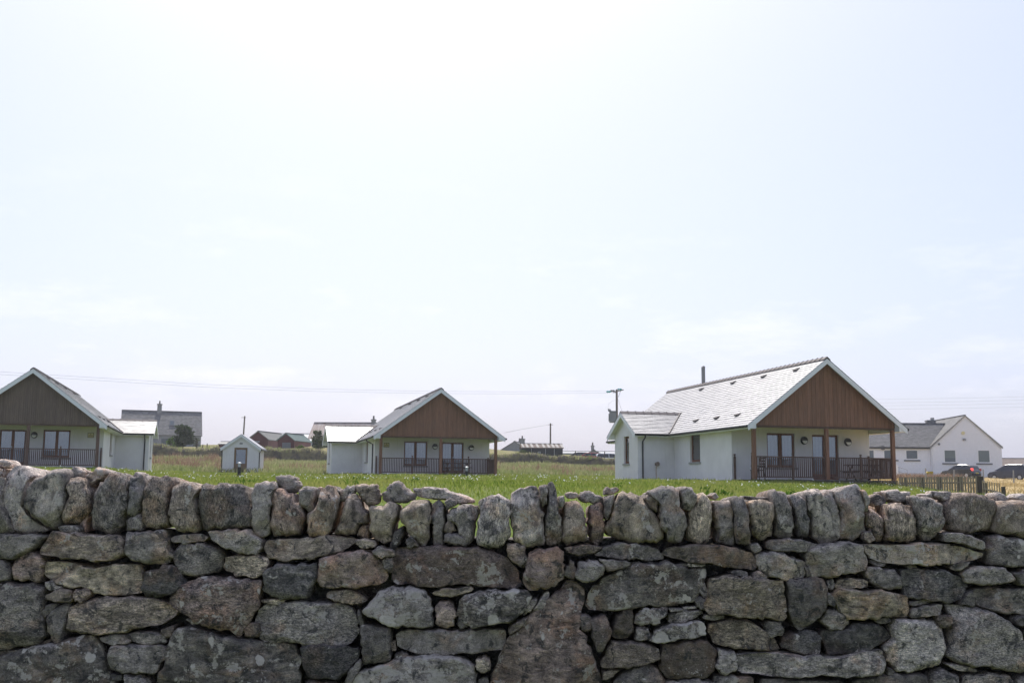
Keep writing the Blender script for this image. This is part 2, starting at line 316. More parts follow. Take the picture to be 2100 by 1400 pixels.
def gz(x, y): return float(ground(x, y)[0])
def bumpz(X, Y): # small lumps of the field
    return .05 * np.sin(X * .9 + 1.3 * np.sin(Y * .31)) * np.sin(Y * .55 + X * .2) * smooth(9, 20, Y) + .16 * np.sin(X * .37 + .8 * np.sin(Y * .23)) * np.cos(Y * .21 + .5 * np.sin(X * .3)) * smooth(80, 92, Y)
xs = np.r_[np.linspace(-1800, -160, 14), np.linspace(-140, -52, 23), np.linspace(-50, 60, 166), np.linspace(63, 140, 20), np.linspace(160, 1800, 14)]
ys = np.r_[-60, -20, -5, 0, 3, 5.0, 5.18, 5.25, 5.32, 5.4, 5.5, 6, np.linspace(7, 60, 66), np.linspace(61, 130, 82), np.linspace(132, 270, 40), 300, 350, 420, 520, 700, 1000, 1500, 2500, 4000]
GX, GY = np.meshgrid(xs, ys); gzv = ground(GX.ravel(), GY.ravel()) + bumpz(GX.ravel(), GY.ravel()) - .02
V = np.c_[GX.ravel(), GY.ravel(), gzv]; nx = len(xs)
ii = np.arange(len(ys) - 1)[:, None] * nx + np.arange(nx - 1)[None]; Fq = np.stack([ii, ii + 1, ii + nx + 1, ii + nx], -1).reshape(-1, 4)
def ground_mat():
    m, n, b = mat_new('grassland', .95, .05); g = n.nodes.new('ShaderNodeNewGeometry'); P = g.outputs['Position']
    sx = n.nodes.new('ShaderNodeSeparateXYZ'); n.links.new(P, sx.inputs[0])
    f1 = noise(n, P, .35, 6, .65); f2 = noise(n, P, 6, 5, .7)
    lawn = mix(n, f2, (.06, .095, .016), (.14, .19, .04))
    lawn = mix(n, ramp(n, f1, [(.45, (0, 0, 0)), (.7, (.7, .7, .7))]), lawn, (.15, .15, .045))
    rough = mix(n, ramp(n, f1, [(.35, (0, 0, 0)), (.65, (1, 1, 1))]), mix(n, f2, (.09, .11, .03), (.2, .21, .08)), mix(n, f2, (.19, .15, .08), (.34, .28, .16)))
    straw = mix(n, f2, (.30, .215, .10), (.50, .39, .20))
    def gt(out_, a, bb):
        r = N(n, 'ShaderNodeMapRange'); r.inputs[1].default_value = a; r.inputs[2].default_value = bb; n.links.new(out_, r.inputs[0]); return r.outputs[0]
    wob = N(n, 'ShaderNodeMath', operation='MULTIPLY_ADD'); n.links.new(f1, wob.inputs[0]); wob.inputs[1].default_value = 9; n.links.new(sx.outputs[1], wob.inputs[2])
    c = mix(n, gt(wob.outputs[0], 83, 87), lawn, rough)
    m1 = N(n, 'ShaderNodeMath', operation='MULTIPLY'); n.links.new(gt(sx.outputs[0], 18.0, 18.4), m1.inputs[0]); n.links.new(gt(sx.outputs[1], 43.5, 45), m1.inputs[1])
    c = mix(n, m1.outputs[0], c, straw)
    n.links.new(c, b.inputs['Base Color']); bump(n, b, f2, .6, .06); return m
go = link('ground', np_mesh('ground', V, Fq, ground_mat(), True)); go['kind'] = 'structure'
# ------------------------------------------------------------------ dry stone wall
WALL_Y = 5.0
STONES = {0: '''
C4g1:-60,170 10,160 15,300 60,440 80,500 0,505 -60,500
C7g3:60,120 110,100 160,120 195,160 155,200 155,260 140,330 160,400 200,430 290,490 180,505 90,495 50,430 20,370 15,290 10,210 30,160
C5g1:190,190 270,150 330,122 385,130 415,170 400,240 410,290 385,360 365,440 320,478 270,450 190,410 145,360 150,300 170,230
C5b1:390,185 450,165 500,185 515,240 530,330 490,430 440,455 385,450 370,400 400,330 415,270 395,230
T6g2:405,150 420,115 440,102 480,115 510,160 490,185 415,180
T6g2:500,160 580,118 640,120 660,150 600,190 540,225 500,200
C4g1:560,240 600,200 645,145 690,140 780,175 770,250 765,330 745,420 700,490 640,515 580,500 545,460 535,390 550,320
C4k1:775,170 850,165 860,210 855,300 835,380 760,420 765,330 770,250
C5g0:750,425 840,385 860,440 855,490 745,490
T6g1:795,175 800,150 820,135 845,145 850,180
C4b0:860,190 900,175 1000,165 1020,200 1000,290 1010,400 1020,475 950,480 870,470 850,400 850,280
T5b0:995,175 1040,165 1075,200 1060,230 1010,240
C5b3:1015,240 1070,210 1120,190 1180,210 1205,230 1175,290 1180,350 1200,480 1120,500 1050,495 1010,440 1015,330
C3g0:1215,210 1320,210 1430,225 1490,275 1500,330 1500,465 1400,480 1300,475 1210,485 1190,400 1180,320 1200,260
C7r0:500,400 530,355 535,400 510,500 470,495 480,440
S4g0:350,470 400,452 470,465 470,495 380,500
S4g1:-60,510 100,510 280,515 230,560 185,600 90,660 0,660 -60,650
S5b1:300,500 340,495 500,510 690,520 740,550 735,620 700,665 600,665 400,655 230,635 260,570
S5g1:750,500 850,490 980,490 1005,560 1020,650 1000,690 900,685 800,660 745,620 745,550
S5g0:1030,535 1080,512 1200,512 1245,530 1220,555 1050,565 1020,555
S6g1:1240,490 1300,495 1400,478 1500,490 1540,550 1565,600 1530,630 1430,625 1330,590 1260,540
S4g0:1040,600 1080,570 1200,565 1300,590 1345,640 1310,730 1180,755 1060,740 1030,690
S6y0:1340,650 1400,632 1550,635 1600,650 1600,720 1560,775 1420,765 1340,730 1330,690
S5r0:70,690 110,640 180,625 255,650 265,690 220,800 140,800 65,770
S4g0:-60,670 20,675 50,710 50,770 0,800 -60,800
S6y2:280,670 440,680 540,700 700,690 835,695 845,790 835,860 720,880 570,865 530,820 400,825 290,790 265,740
S2k0:850,800 880,740 950,700 1020,700 1090,750 1105,810 1060,860 970,885 880,880 840,840
S4r3:1020,890 1080,840 1150,780 1230,760 1400,770 1560,790 1545,930 1510,1000 1460,1080 1420,1130 1370,1080 1300,1085 1200,1040 1080,970 1020,930
S4g1:-60,810 100,800 200,805 265,840 250,930 270,1040 270,1120 180,1185 0,1195 -60,1195
S6g0:265,795 310,795 375,825 340,850 280,850
S4b0:270,880 340,845 400,840 430,860 425,920 360,915 280,900
S5r0:440,840 520,835 540,870 490,915 435,920
S4g0:250,960 300,920 345,930 310,980 270,1010 250,990
S4g0:285,985 340,940 410,930 415,980 390,1060 370,1150 320,1165 285,1100 275,1030
S5b1:420,960 480,910 600,885 780,885 900,900 1000,920 1050,960 1040,1010 960,1050 800,1080 650,1105 500,1100 400,1080 400,1030
S5g0:590,1135 660,1110 770,1120 775,1165 690,1175 610,1155
S4g0:770,1110 830,1090 930,1100 1005,1130 1000,1165 880,1170 790,1150
S3b0:955,1075 1030,1055 1050,1060 1030,1120 990,1130 960,1105
S5g0:640,1200 680,1175 850,1180 980,1190 975,1250 930,1345 800,1345 670,1320 635,1260
S3g4:-60,1260 100,1210 300,1165 480,1120 570,1120 600,1200 640,1300 670,1430 660,1520 -60,1520
S3g4:1060,1060 1200,1060 1330,1110 1450,1135 1600,1150 1780,1180 1790,1300 1790,1500 1400,1520 920,1500 930,1390 980,1260 1010,1160
S3k0:660,1345 730,1350 730,1385 670,1380
S5g0:740,1350 800,1345 870,1380 890,1440 860,1500 720,1500 730,1400
S5g0:1110,1020 1160,1020 1200,1045 1150,1052
S3b0:1500,1040 1535,1050 1545,1130 1450,1130 1460,1080
S3b0:0,1205 180,1192 300,1135 300,1158 60,1228 -60,1250
''', 520: '''
C6g2:0,210 50,200 110,195 130,230 105,270 95,350 95,430 80,520 40,535 0,510 -20,430 -10,330 -15,270
C5r2:130,240 170,235 230,275 280,330 295,380 280,450 280,510 200,520 110,520 95,450 100,330 110,280
T5g2:140,170 180,150 240,160 275,190 285,225 260,255 225,275 185,235 140,205
C5g2:270,240 310,222 360,240 365,290 355,360 325,375 300,340 265,300
C5b3:390,290 400,240 440,212 470,220 500,270 495,340 480,430 450,500 400,530 340,530 320,490 315,400 350,370 380,330
T5g1:470,225 500,225 515,260 500,310 480,270
T6b1:365,260 390,225 405,230 395,300 368,300
C5b1:520,400 550,320 570,275 605,270 640,330 680,380 680,450 640,460 615,525 540,520 480,505
T5g1:520,260 560,220 600,220 610,265 575,280 540,320 515,300
C5b0:620,480 650,450 690,450 690,535 610,525
T5b1:605,225 640,212 740,212 755,240 755,325 690,345 640,310 620,270
C6y1:695,345 760,325 830,315 865,330 860,420 830,490 820,560 770,568 710,530 690,470 690,400
T5g1:770,270 810,215 860,192 900,210 940,250 970,280 960,300 880,325 770,320 768,290
T6g2:950,240 1040,228 1140,230 1160,255 1250,270 1330,310 1320,328 1220,328 1150,305 1060,302 980,288
C5y3:870,370 900,335 960,310 1050,305 1055,370 1050,460 1040,540 1020,590 990,580 930,510 880,440
C5g1:1070,320 1100,302 1140,340 1140,430 1135,580 1075,585 1065,480 1060,390
C4g1:1140,310 1180,290 1215,320 1200,350 1150,365
C5g1:1150,390 1200,350 1270,330 1340,340 1355,380 1330,440 1310,560 1280,580 1230,520 1210,450 1150,420
C4b0:1145,450 1170,432 1205,450 1210,490 1170,505 1140,490
C4g0:1145,520 1170,500 1250,525 1280,550 1270,590 1180,565 1140,555
C6g1:1345,320 1400,285 1480,280 1530,300 1540,400 1535,540 1480,600 1400,590 1335,560 1340,450 1355,390
C3g0:810,590 840,500 890,460 905,500 880,560 850,605
S3g0:905,545 950,525 990,580 920,590
S5b1:60,560 150,535 300,535 480,520 590,535 610,560 580,590 440,640 300,655 180,678 90,655 60,610
S6y0:600,540 650,535 725,555 720,590 660,595 605,575
S5g0:705,610 740,580 830,605 838,640 760,650 720,630
S3g0:770,660 835,640 835,700 820,745 780,720
S3r2:845,600 900,580 1100,585 1300,585 1430,610 1520,660 1590,740 1605,815 1560,838 1400,820 1320,820 1200,815 1050,820 930,805 840,810 830,760 840,680
S5r1:400,650 480,630 560,605 640,597 700,620 750,670 790,730 800,780 740,820 560,835 390,820 378,770 385,710
S3k2:70,720 130,695 250,690 380,685 375,750 355,830 320,895 230,900 120,885 50,850 50,780
S6y0:35,905 100,900 195,905 170,935 60,920
S5b0:440,860 480,840 570,837 640,860 675,910 650,930 580,935 480,915 440,890
S5g6:740,870 790,825 900,830 1010,840 1065,890 1070,960 1060,1065 960,1070 800,1055 740,1020 660,1000 650,970 690,920
S5y0:1065,860 1120,840 1310,820 1315,845 1220,880 1120,885 1070,875
S6r3:1085,940 1120,912 1200,930 1215,1000 1200,1065 1140,1070 1090,1050 1080,990
S3g5:1225,900 1290,870 1420,845 1560,845 1640,850 1662,890 1630,950 1590,1010 1500,1040 1330,1070 1280,1070 1220,1010 1215,950
S3g1:1220,1010 1260,1005 1285,1070 1240,1078 1215,1050
S5g2:30,960 90,920 250,915 430,910 560,940 610,980 620,1060 620,1110 550,1180 450,1165 300,1165 100,1160 40,1140 20,1050
S3g0:640,1060 700,1060 810,1075 825,1180 810,1260 720,1290 655,1290 640,1180 630,1100
S5g2:860,1110 900,1085 1100,1080 1300,1080 1510,1080 1515,1130 1490,1200 1350,1220 1200,1230 950,1220 860,1180 850,1140
S1k0:280,1190 330,1165 500,1175 630,1200 620,1250 560,1330 500,1385 350,1370 290,1330 270,1250
S3g0:845,1230 880,1210 930,1240 935,1290 900,1320 850,1300
S5g6:690,1310 800,1280 940,1245 1100,1235 1240,1250 1310,1290 1330,1420 1320,1530 560,1530 600,1400 640,1330
S4g0:560,1330 640,1240 650,1290 600,1390 570,1420 540,1400
S6y0:1325,1260 1380,1240 1415,1280 1415,1330 1380,1350 1330,1310
S3g0:300,1390 420,1385 520,1400 540,1500 300,1500
S4b0:820,1160 845,1150 850,1200 830,1205
S3g0:620,960 650,1000 660,1050 625,1050
S4g0:1330,1380 1400,1370 1420,1450 1400,1530 1330,1530
''', 1040: '''
C6g2:30,260 80,235 160,225 195,250 210,350 215,450 222,560 200,585 130,585 40,560 25,450 20,330
C4g1:190,215 240,210 250,260 240,340 215,360 200,290
C4g3:245,205 270,195 290,230 300,310 320,390 330,480 325,550 290,580 235,580 225,500 230,400 245,340
C5b1:345,330 380,305 430,315 450,360 475,440 480,540 430,570 350,575 330,540 335,430
C5g0:310,300 340,285 348,330 325,360 312,335
T6g1:345,270 390,258 440,265 430,292 370,302 345,292
T5g1:420,290 450,255 490,247 550,275 590,330 530,340 470,320 425,305
T5g1:570,245 600,230 655,230 665,260 620,275 575,282
C4r0:500,345 540,335 575,345 580,400 575,560 530,575 500,530 495,430
C4g0:585,290 640,270 645,310 625,380 595,435 585,380
C5y1:650,310 690,262 760,258 800,280 830,340 900,400 930,450 930,530 900,565 800,555 700,550 600,520 580,490 610,420 640,360
C4g1:820,300 850,270 890,290 910,330 900,385 850,350
C5g3:845,265 900,235 960,212 1000,220 1030,260 1030,320 1070,400 1085,470 1060,530 1030,565 970,560 960,500 920,460 915,390 905,310 880,290
C5g2:1040,235 1070,222 1110,240 1140,280 1130,330 1090,365 1060,345 1045,300
C6y1:1120,340 1150,270 1190,265 1220,310 1230,400 1225,500 1200,578 1120,570 1075,540 1085,460 1080,380
C5g2:1228,305 1270,310 1340,305 1355,360 1365,480 1360,570 1290,570 1255,560 1265,480 1235,400
T6g2:1215,280 1245,268 1270,290 1240,310
C4g1:1345,300 1420,288 1440,370 1450,450 1465,560 1440,585 1390,580 1370,520 1365,400
C5y1:1440,320 1500,305 1575,310 1597,340 1600,430 1597,525 1520,545 1475,520 1460,420 1445,370
T5g1:1415,280 1500,285 1570,290 1575,306 1500,304 1430,304
S5g2:5,575 60,565 110,590 120,650 110,700 80,710 40,680 0,620
S5r1:125,620 180,595 300,590 340,620 350,700 340,790 250,835 130,848 95,820 100,740 120,690
S4b0:340,600 430,572 520,580 565,590 520,630 430,640 360,620
S4g0:530,630 580,590 680,557 780,570 900,595 940,640 935,660 800,665 650,655 530,640
S3b0:950,600 1010,585 1200,570 1400,600 1470,625 1490,680 1490,725 1380,710 1200,695 1000,660 945,640
S5g1:415,730 440,680 500,655 560,675 595,720 570,770 520,800 450,800 410,770
S3g0:345,700 380,655 410,690 420,730 400,780 350,760
S4g0:545,660 640,665 740,680 720,700 640,725 600,730 580,690
S3g4:480,900 510,830 600,760 740,695 860,672 970,670 1000,700 1190,720 1185,780 1150,840 1120,910 1000,935 800,940 620,965 480,965 470,940
S3g0:1000,690 1080,680 1085,705 1010,703
S6g1:1085,685 1190,690 1170,705 1090,706
S4y1:1210,780 1300,765 1450,770 1600,790 1660,795 1668,900 1668,1018 1560,1015 1400,1000 1200,985 1195,920 1215,850
S5g1:1155,820 1180,800 1200,840 1205,890 1180,890 1150,850
S3g0:1130,910 1160,885 1195,900 1195,960 1160,970 1130,940
S6g1:1490,640 1530,610 1620,620 1700,645 1785,665 1790,720 1780,770 1680,785 1560,770 1500,700
S4g0:1340,740 1400,720 1445,750 1430,775 1370,765
S5g0:1455,750 1500,735 1555,760 1540,785 1480,775
S4g0:1455,580 1500,565 1530,600 1495,625 1465,605
S4r3:330,830 360,790 410,785 455,820 465,880 440,980 430,1060 470,1140 520,1250 560,1390 560,1520 -100,1530 -80,1300 -20,1180 50,1100 130,1000 230,910
S5g1:90,1000 120,920 175,890 180,920 130,980 95,1005
S5g0:150,970 200,890 240,850 258,870 240,930 190,985 155,990
S4b0:5,1075 60,1030 125,1010 115,1040 50,1090 10,1120
S3g0:425,1020 460,985 510,1000 510,1060 490,1105 440,1085
S3g1:510,1040 540,1000 590,995 620,1040 610,1140 580,1210 550,1230 520,1160 510,1100
S2b0:640,1020 690,955 750,950 760,1010 750,1110 720,1140 640,1130 630,1080
S4g4:770,990 820,955 950,945 955,990 900,1050 800,1060 765,1040
S4g0:775,1070 850,1060 855,1110 830,1155 770,1140
S5g1:960,985 1060,965 1160,960 1180,985 1080,1030 960,1040
S5g0:960,950 1050,955 1050,968 970,977
S6g0:1040,942 1135,940 1130,955 1050,960
S4g7:855,1150 900,1090 1000,1050 1150,1030 1195,1080 1200,1120 1050,1140 900,1165
S4b0:580,1240 620,1160 700,1150 860,1175 920,1190 915,1270 800,1300 660,1310 570,1310 565,1280
S2b0:940,1190 1050,1155 1150,1140 1220,1170 1260,1220 1255,1320 1200,1365 1050,1380 960,1370 920,1310 930,1240
S6g1:1270,1205 1360,1205 1375,1280 1370,1335 1280,1355 1260,1300
S4y3:1220,1040 1330,1015 1450,1020 1540,1080 1590,1120 1630,1170 1630,1205 1500,1210 1350,1185 1240,1165 1210,1110
S4g0:1180,990 1300,995 1300,1015 1190,1024 1175,1010
S5y0:570,1330 680,1320 650,1350 600,1385 565,1385
S4g2:660,1360 760,1300 870,1285 930,1350 950,1430 940,1520 620,1520 640,1400
S4g0:960,1385 1150,1375 1220,1395 1200,1500 960,1500
S5g2:1230,1360 1380,1355 1460,1360 1490,1420 1460,1500 1230,1500
''', 1560: '''
C4g2:60,270 90,245 150,260 180,310 190,400 205,480 190,530 120,540 85,510 90,420 70,330
C4k1:175,275 240,275 275,310 290,400 300,480 290,540 235,535 210,460 195,380
C6g3:255,265 340,245 440,250 470,330 475,440 470,550 370,565 315,520 295,400 270,320
C5g4:445,250 530,235 580,215 610,240 625,330 620,420 630,500 560,545 480,550 475,440 470,330
C5g1:600,240 640,255 655,310 640,390 625,370 620,300
C5r1:640,370 660,345 700,370 735,400 745,470 735,555 700,560 660,500 635,450
T4g1:650,280 700,265 770,320 740,345 690,345 660,330
T6g2:725,260 780,245 900,255 910,300 890,330 800,320 740,300
C5b0:765,330 850,330 910,340 930,420 950,520 920,545 860,560 750,550 760,460 755,390
C5g3:905,295 960,290 1040,300 1090,340 1105,420 1100,490 1030,545 990,550 950,500 930,400
T6g2:970,270 1020,265 1035,290 980,295
T6g3:1030,255 1120,250 1160,290 1130,320 1060,305
C4b1:1105,340 1160,280 1290,265 1390,300 1410,370 1390,460 1330,500 1220,505 1130,480 1110,420
C5b2:1410,330 1470,310 1560,310 1650,330 1650,520 1560,530 1440,510 1390,480 1415,400
T6g3:1390,280 1430,265 1500,290 1480,310 1430,330 1400,310
T7g3:1510,290 1560,265 1620,280 1620,330 1560,320
S4g1:40,560 100,540 250,545 355,575 340,600 200,615 90,610 35,595
S5g2:260,620 330,580 480,560 610,575 640,640 645,710 560,745 400,768 320,765 290,700
S4g0:620,500 660,500 695,550 650,565 615,545
S6y4:630,580 740,570 900,575 1100,570 1220,590 1330,625 1320,650 1200,685 1050,695 860,690 740,680 650,655
S5g1:1105,505 1200,500 1330,545 1355,590 1330,605 1200,570 1105,550
S4g4:1365,520 1450,515 1580,540 1660,550 1660,710 1500,710 1360,690 1360,600
S3g0:655,665 740,655 765,680 720,705 670,695
S4g0:865,695 930,690 945,710 880,717
S4g0:650,710 720,700 810,715 840,760 850,835 790,850 690,820 640,770
S3k1:840,730 950,715 1090,720 1200,760 1230,810 1230,880 1140,930 1000,900 870,880 850,800
S4g0:1130,710 1180,680 1270,670 1240,700 1180,730
S5g0:1210,740 1280,700 1450,710 1510,740 1530,790 1400,815 1250,800
S4g0:1520,740 1660,730 1660,820 1560,820
S4g1:1285,840 1400,825 1660,835 1660,990 1500,985 1300,945 1285,890
S3g0:1230,860 1270,835 1285,890 1280,940 1200,940 1210,900
S3g1:160,790 250,775 370,780 400,840 405,910 370,990 290,1060 220,1085 180,1020 160,900
S5g0:390,790 430,775 455,820 430,845 400,830
S4y1:455,790 540,770 640,790 650,830 540,832 450,832
S5y1:440,870 480,835 620,850 740,850 880,880 893,940 880,1005 750,1010 530,1015 480,960 445,910
S5g0:900,910 1000,895 1030,915 990,930 910,937
S5g0:900,960 980,935 1095,930 1090,990 1000,1005 905,1010
S4g2:360,1030 400,970 460,960 520,1000 525,1040 490,1085 420,1080 370,1060
S2k0:365,1090 500,1080 560,1040 680,1035 750,1070 790,1130 700,1180 600,1210 420,1235 385,1180
S2k0:135,1130 200,1095 340,1090 365,1130 355,1220 340,1235 220,1225 130,1190
S4g0:10,1050 60,1020 130,1035 150,1080 130,1120 60,1120 20,1090
S7g1:780,1060 820,1020 1020,1010 1080,1070 1100,1150 1110,1220 1060,1290 940,1335 820,1325 770,1280 735,1190 790,1140
S3b0:1050,1010 1140,990 1160,1030 1120,1070 1090,1075
S5g1:1115,940 1200,940 1350,965 1450,1010 1540,1080 1600,1180 1640,1250 1640,1330 1540,1340 1400,1310 1200,1280 1110,1230 1130,1130 1160,1030
S5g2:-150,1235 -60,1225 100,1220 300,1240 500,1245 620,1210 710,1195 740,1260 750,1340 600,1365 350,1355 100,1365 -100,1340 -160,1300
S5g0:1100,1285 1200,1290 1295,1320 1280,1335 1180,1327
S3g0:560,1390 800,1340 980,1345 1030,1400 1020,1500 560,1500
S4g0:1030,1350 1120,1320 1190,1360 1200,1450 1050,1500
S5g1:1215,1360 1350,1340 1480,1350 1530,1400 1500,1500 1210,1500
S4g0:1540,1370 1660,1350 1660,1500 1540,1500
S3g0:405,860 430,880 455,930 440,945 410,930
S3g0:0,1382 200,1377 400,1382 540,1400 530,1500 0,1500
S3g0:1540,1000 1660,1000 1660,1060 1590,1080 1520,1030
S4g0:1610,1090 1680,1080 1690,1250 1650,1230
S3g0:265,700 290,700 305,765 275,768
S3g0:755,1300 795,1320 800,1355 755,1350
S3g0:660,1015 760,1005 780,1030 720,1047
'''}
TINT = {'g': (1.11, .965, .855), 'b': (1.18, .95, .77), 'r': (1.20, .915, .77), 'k': (1.06, .95, .88), 'y': (1.20, .98, .76)}
def outline(poly, n):
    P = np.array(poly, float)
    for k in (.085, .2):
        Q = np.roll(P, -1, 0); P = np.stack([P * (1 - k) + Q * k, P * k + Q * (1 - k)], 1).reshape(-1, 2)
    L = np.r_[0, np.cumsum(np.linalg.norm(np.roll(P, -1, 0) - P, axis=1))]; C = np.r_[P, P[:1]]
    t = np.linspace(0, L[-1], n, endpoint=False)
    return np.c_[np.interp(t, L, C[:, 0]), np.interp(t, L, C[:, 1])]
def fbm(p, s, o, oct_=4): return mnoise.fractal(Vector(p) * s + o, 1.0, 2.0, oct_)
def stone_mesh(poly_w, depth, seed, bul=1.0, taper=.9, rim=.014):
    """poly_w: outline in metres (x, z) about the stone's middle; front face looks towards -y, the body runs back to +depth"""
    rs = random.Random(seed); P = np.array(poly_w); size = math.sqrt((P[:, 0].ptp() if hasattr(P[:, 0], 'ptp') else np.ptp(P[:, 0])) * np.ptp(P[:, 1]))
    n = 72 if size > .22 else 48 if size > .1 else 30
    O = outline(P, n); so_ = Vector((rs.uniform(-50, 50), rs.uniform(-50, 50), rs.uniform(-50, 50)))
    cen = O.mean(0)
    # chipped, uneven outline
    rad = np.linalg.norm(O - cen, axis=1); rm = rad.mean()
    for k in range(n):
        d = O[k] - cen; O[k] = cen + d * (1.012 + (.012 * fbm((O[k][0], 0, O[k][1]), 26, so_, 5) + .006 * fbm((O[k][0], 0, O[k][1]), 70, so_, 3)) / max(rad[k], .03))
    hmax = min(.05, .16 * size) * bul
    ext = max(.04, rm)
    planes = [(rs.uniform(.75, 1.15) * hmax, rs.uniform(-.16, .16), rs.uniform(-.16, .12)) for _ in range(3)]
    for _ in range(6):        # broken faces round the rim
        a = rs.uniform(0, 2 * math.pi); g = rs.uniform(.35, 1.1); c = rs.uniform(.45, .95) * ext
        planes.append((hmax * rs.uniform(.7, 1) + g * c, -g * math.cos(a), -g * math.sin(a)))
    rd = min(rim, (.09 if rim < .02 else .2) * size)
    ins = [0, .12, .35, .7, 1.0]; R = [1.0] + [max(.3, 1 - rd * t / rm) for t in ins]; r1 = R[-1]; m_ = 9 if n >= 72 else 7
    R += [r1 * (1 - (k + 1) / (m_ + .6)) for k in range(m_)]
    V = []
    bw = taper
    back = cen + (O - cen) * bw * .8; mid_ = cen + (O - cen) * (bw + (1 - bw) * .5)
    for (x, z) in back: V.append((x, depth, z))
    for (x, z) in cen + (O - cen) * bw: V.append((x, depth * .93, z))
    for (x, z) in mid_: V.append((x, depth * .5, z))
    for (x, z) in cen + (O - cen) * .995: V.append((x, depth * .2, z))
    for j, r in enumerate(R[1:]):
        q = cen + (O - cen) * r; t = min(1, (1 - r) / max(1e-6, 1 - r1)); e = math.sqrt(max(0, 1 - (1 - t) ** 2))
        for (x, z) in q:
            h = min(a + gx * (x - cen[0]) + g * (z - cen[1]) for a, gx, g in planes)
            V.append((x, rd * (1 - e) - max(h, -.4 * hmax) * e, z))
    V.append((cen[0], -min(a for a, _, _ in planes), cen[1]))
    am = min(.009, .034 * size); W2 = []
    for v in V:
        vv = Vector(v); nv = mnoise.noise_vector(vv * 11 + so_) * am + mnoise.noise_vector(vv * 34 + so_) * am * .42 + mnoise.noise_vector(vv * 80 + so_) * am * .16
        W2.append(vv + nv)
    rings = 4 + len(R) - 1; fs = [tuple(range(n - 1, -1, -1))]
    for j in range(rings - 1):
        a, b = j * n, (j + 1) * n
        fs += [(a + k, a + (k + 1) % n, b + (k + 1) % n, b + k) for k in range(n)]
    a = (rings - 1) * n; c = len(V) - 1
    fs += [(a + k, a + (k + 1) % n, c) for k in range(n)]
    me = bpy.data.meshes.new('stone'); me.from_pydata(W2, [], fs); me.update()
    me.polygons.foreach_set('use_smooth', [True] * len(me.polygons))
    return me
wall = empty('dry_stone_wall', (0, WALL_Y, 0)); tag(wall, 'lichen spotted grey dry stone wall with upright coping stones', 'wall', kind='thing')
stone_objs = []; sid = 0
for x0, txt in STONES.items():
    for line in txt.strip().split('\n'):
        code, pts = line.split(':'); pts = [tuple(map(float, p.split(','))) for p in pts.split()]
        kind = code[0]; tone = int(code[1]); tint = TINT[code[2]]; lich = int(code[3]); sid += 1; rs = random.Random(sid)
        push = rs.uniform(-.035, .02) if kind == 'S' else rs.uniform(-.03, .03) + .03 if kind == 'C' else .10
        Wp = [pix(x0 + a / 2.9167, 920 + b / 2.9167, WALL_Y + push) for a, b in pts]
        cx = sum(p.x for p in Wp) / len(Wp); cz = sum(p.z for p in Wp) / len(Wp)
        wd = max(p.x for p in Wp) - min(p.x for p in Wp)
        depth = {'S': .26, 'C': .36, 'T': max(.12, min(.3, wd * 1.2))}[kind] * rs.uniform(.9, 1.1)
        if wd < .08 and kind == 'S': depth = .16
        me = stone_mesh([(p.x - cx, p.z - cz) for p in Wp], depth, sid, 1.0 if kind == 'S' else 1.15, .92 if kind == 'S' else .86, .012 if kind == 'S' else .024)
        up = kind == 'C'
        o = link('coping_stone' if kind != 'S' else 'stone', me, wall, M['stone_up' if up else 'stone'])
        o.location = (cx, push, cz)
        lv = .072 * 1.305 ** tone
        o.color = (lv * tint[0], lv * tint[1], lv * tint[2], -.03 + .024 * lich)
        stone_objs.append(o)
# a second row of shorter copes stands behind the front ones and closes most of the gaps
for i, o in enumerate([q for q in stone_objs if q.name.startswith('coping') and q.dimensions.z > .13]):
    if i % 2 == 0 and o.location.z < 1.52:
        c = o.copy(); COL.objects.link(c); c.location.x += .07 if i % 4 else -.05; c.location.y += .27; c.location.z -= .035
# the wall goes on past both ends of the traced stretch, and down to the ground
span = pix(2150, 1100, WALL_Y).x - pix(0, 1100, WALL_Y).x
for o in list(stone_objs):
    for sgn, cond in ((-1, o.location.x > 1.2), (1, o.location.x < -1.2)):
        if cond:
            c = o.copy(); COL.objects.link(c); c.location.x += sgn * span; c.location.z += .12 if sgn < 0 else -.10
xw = -3.6; rs = random.Random(99); zb = pix(1050, 1425, WALL_Y).z
for row, (za, zc) in enumerate(((0.0, zb * .55), (zb * .55, zb))):
    xw = -3.6 - row * .2
    while xw < 3.6:
        wd = rs.uniform(.38, .75); hh = zc - za
        poly = [(xs_ * wd / 2 * rs.uniform(.86, 1), zs_ * hh / 2 * rs.uniform(.86, 1)) for xs_, zs_ in ((-1, -.7), (-.7, -1), (.2, -1), (.8, -1), (1, -.5), (1, .5), (.7, 1), (0, 1), (-.7, 1), (-1, .6))]
        sid += 1; o = link('stone', stone_mesh(poly, .27, sid), wall, M['stone']); o.location = (xw + wd / 2, 0, (za + zc) / 2); lv = rs.uniform(.11, .22); o.color = (lv, lv * .97, lv * .93, .05); xw += wd
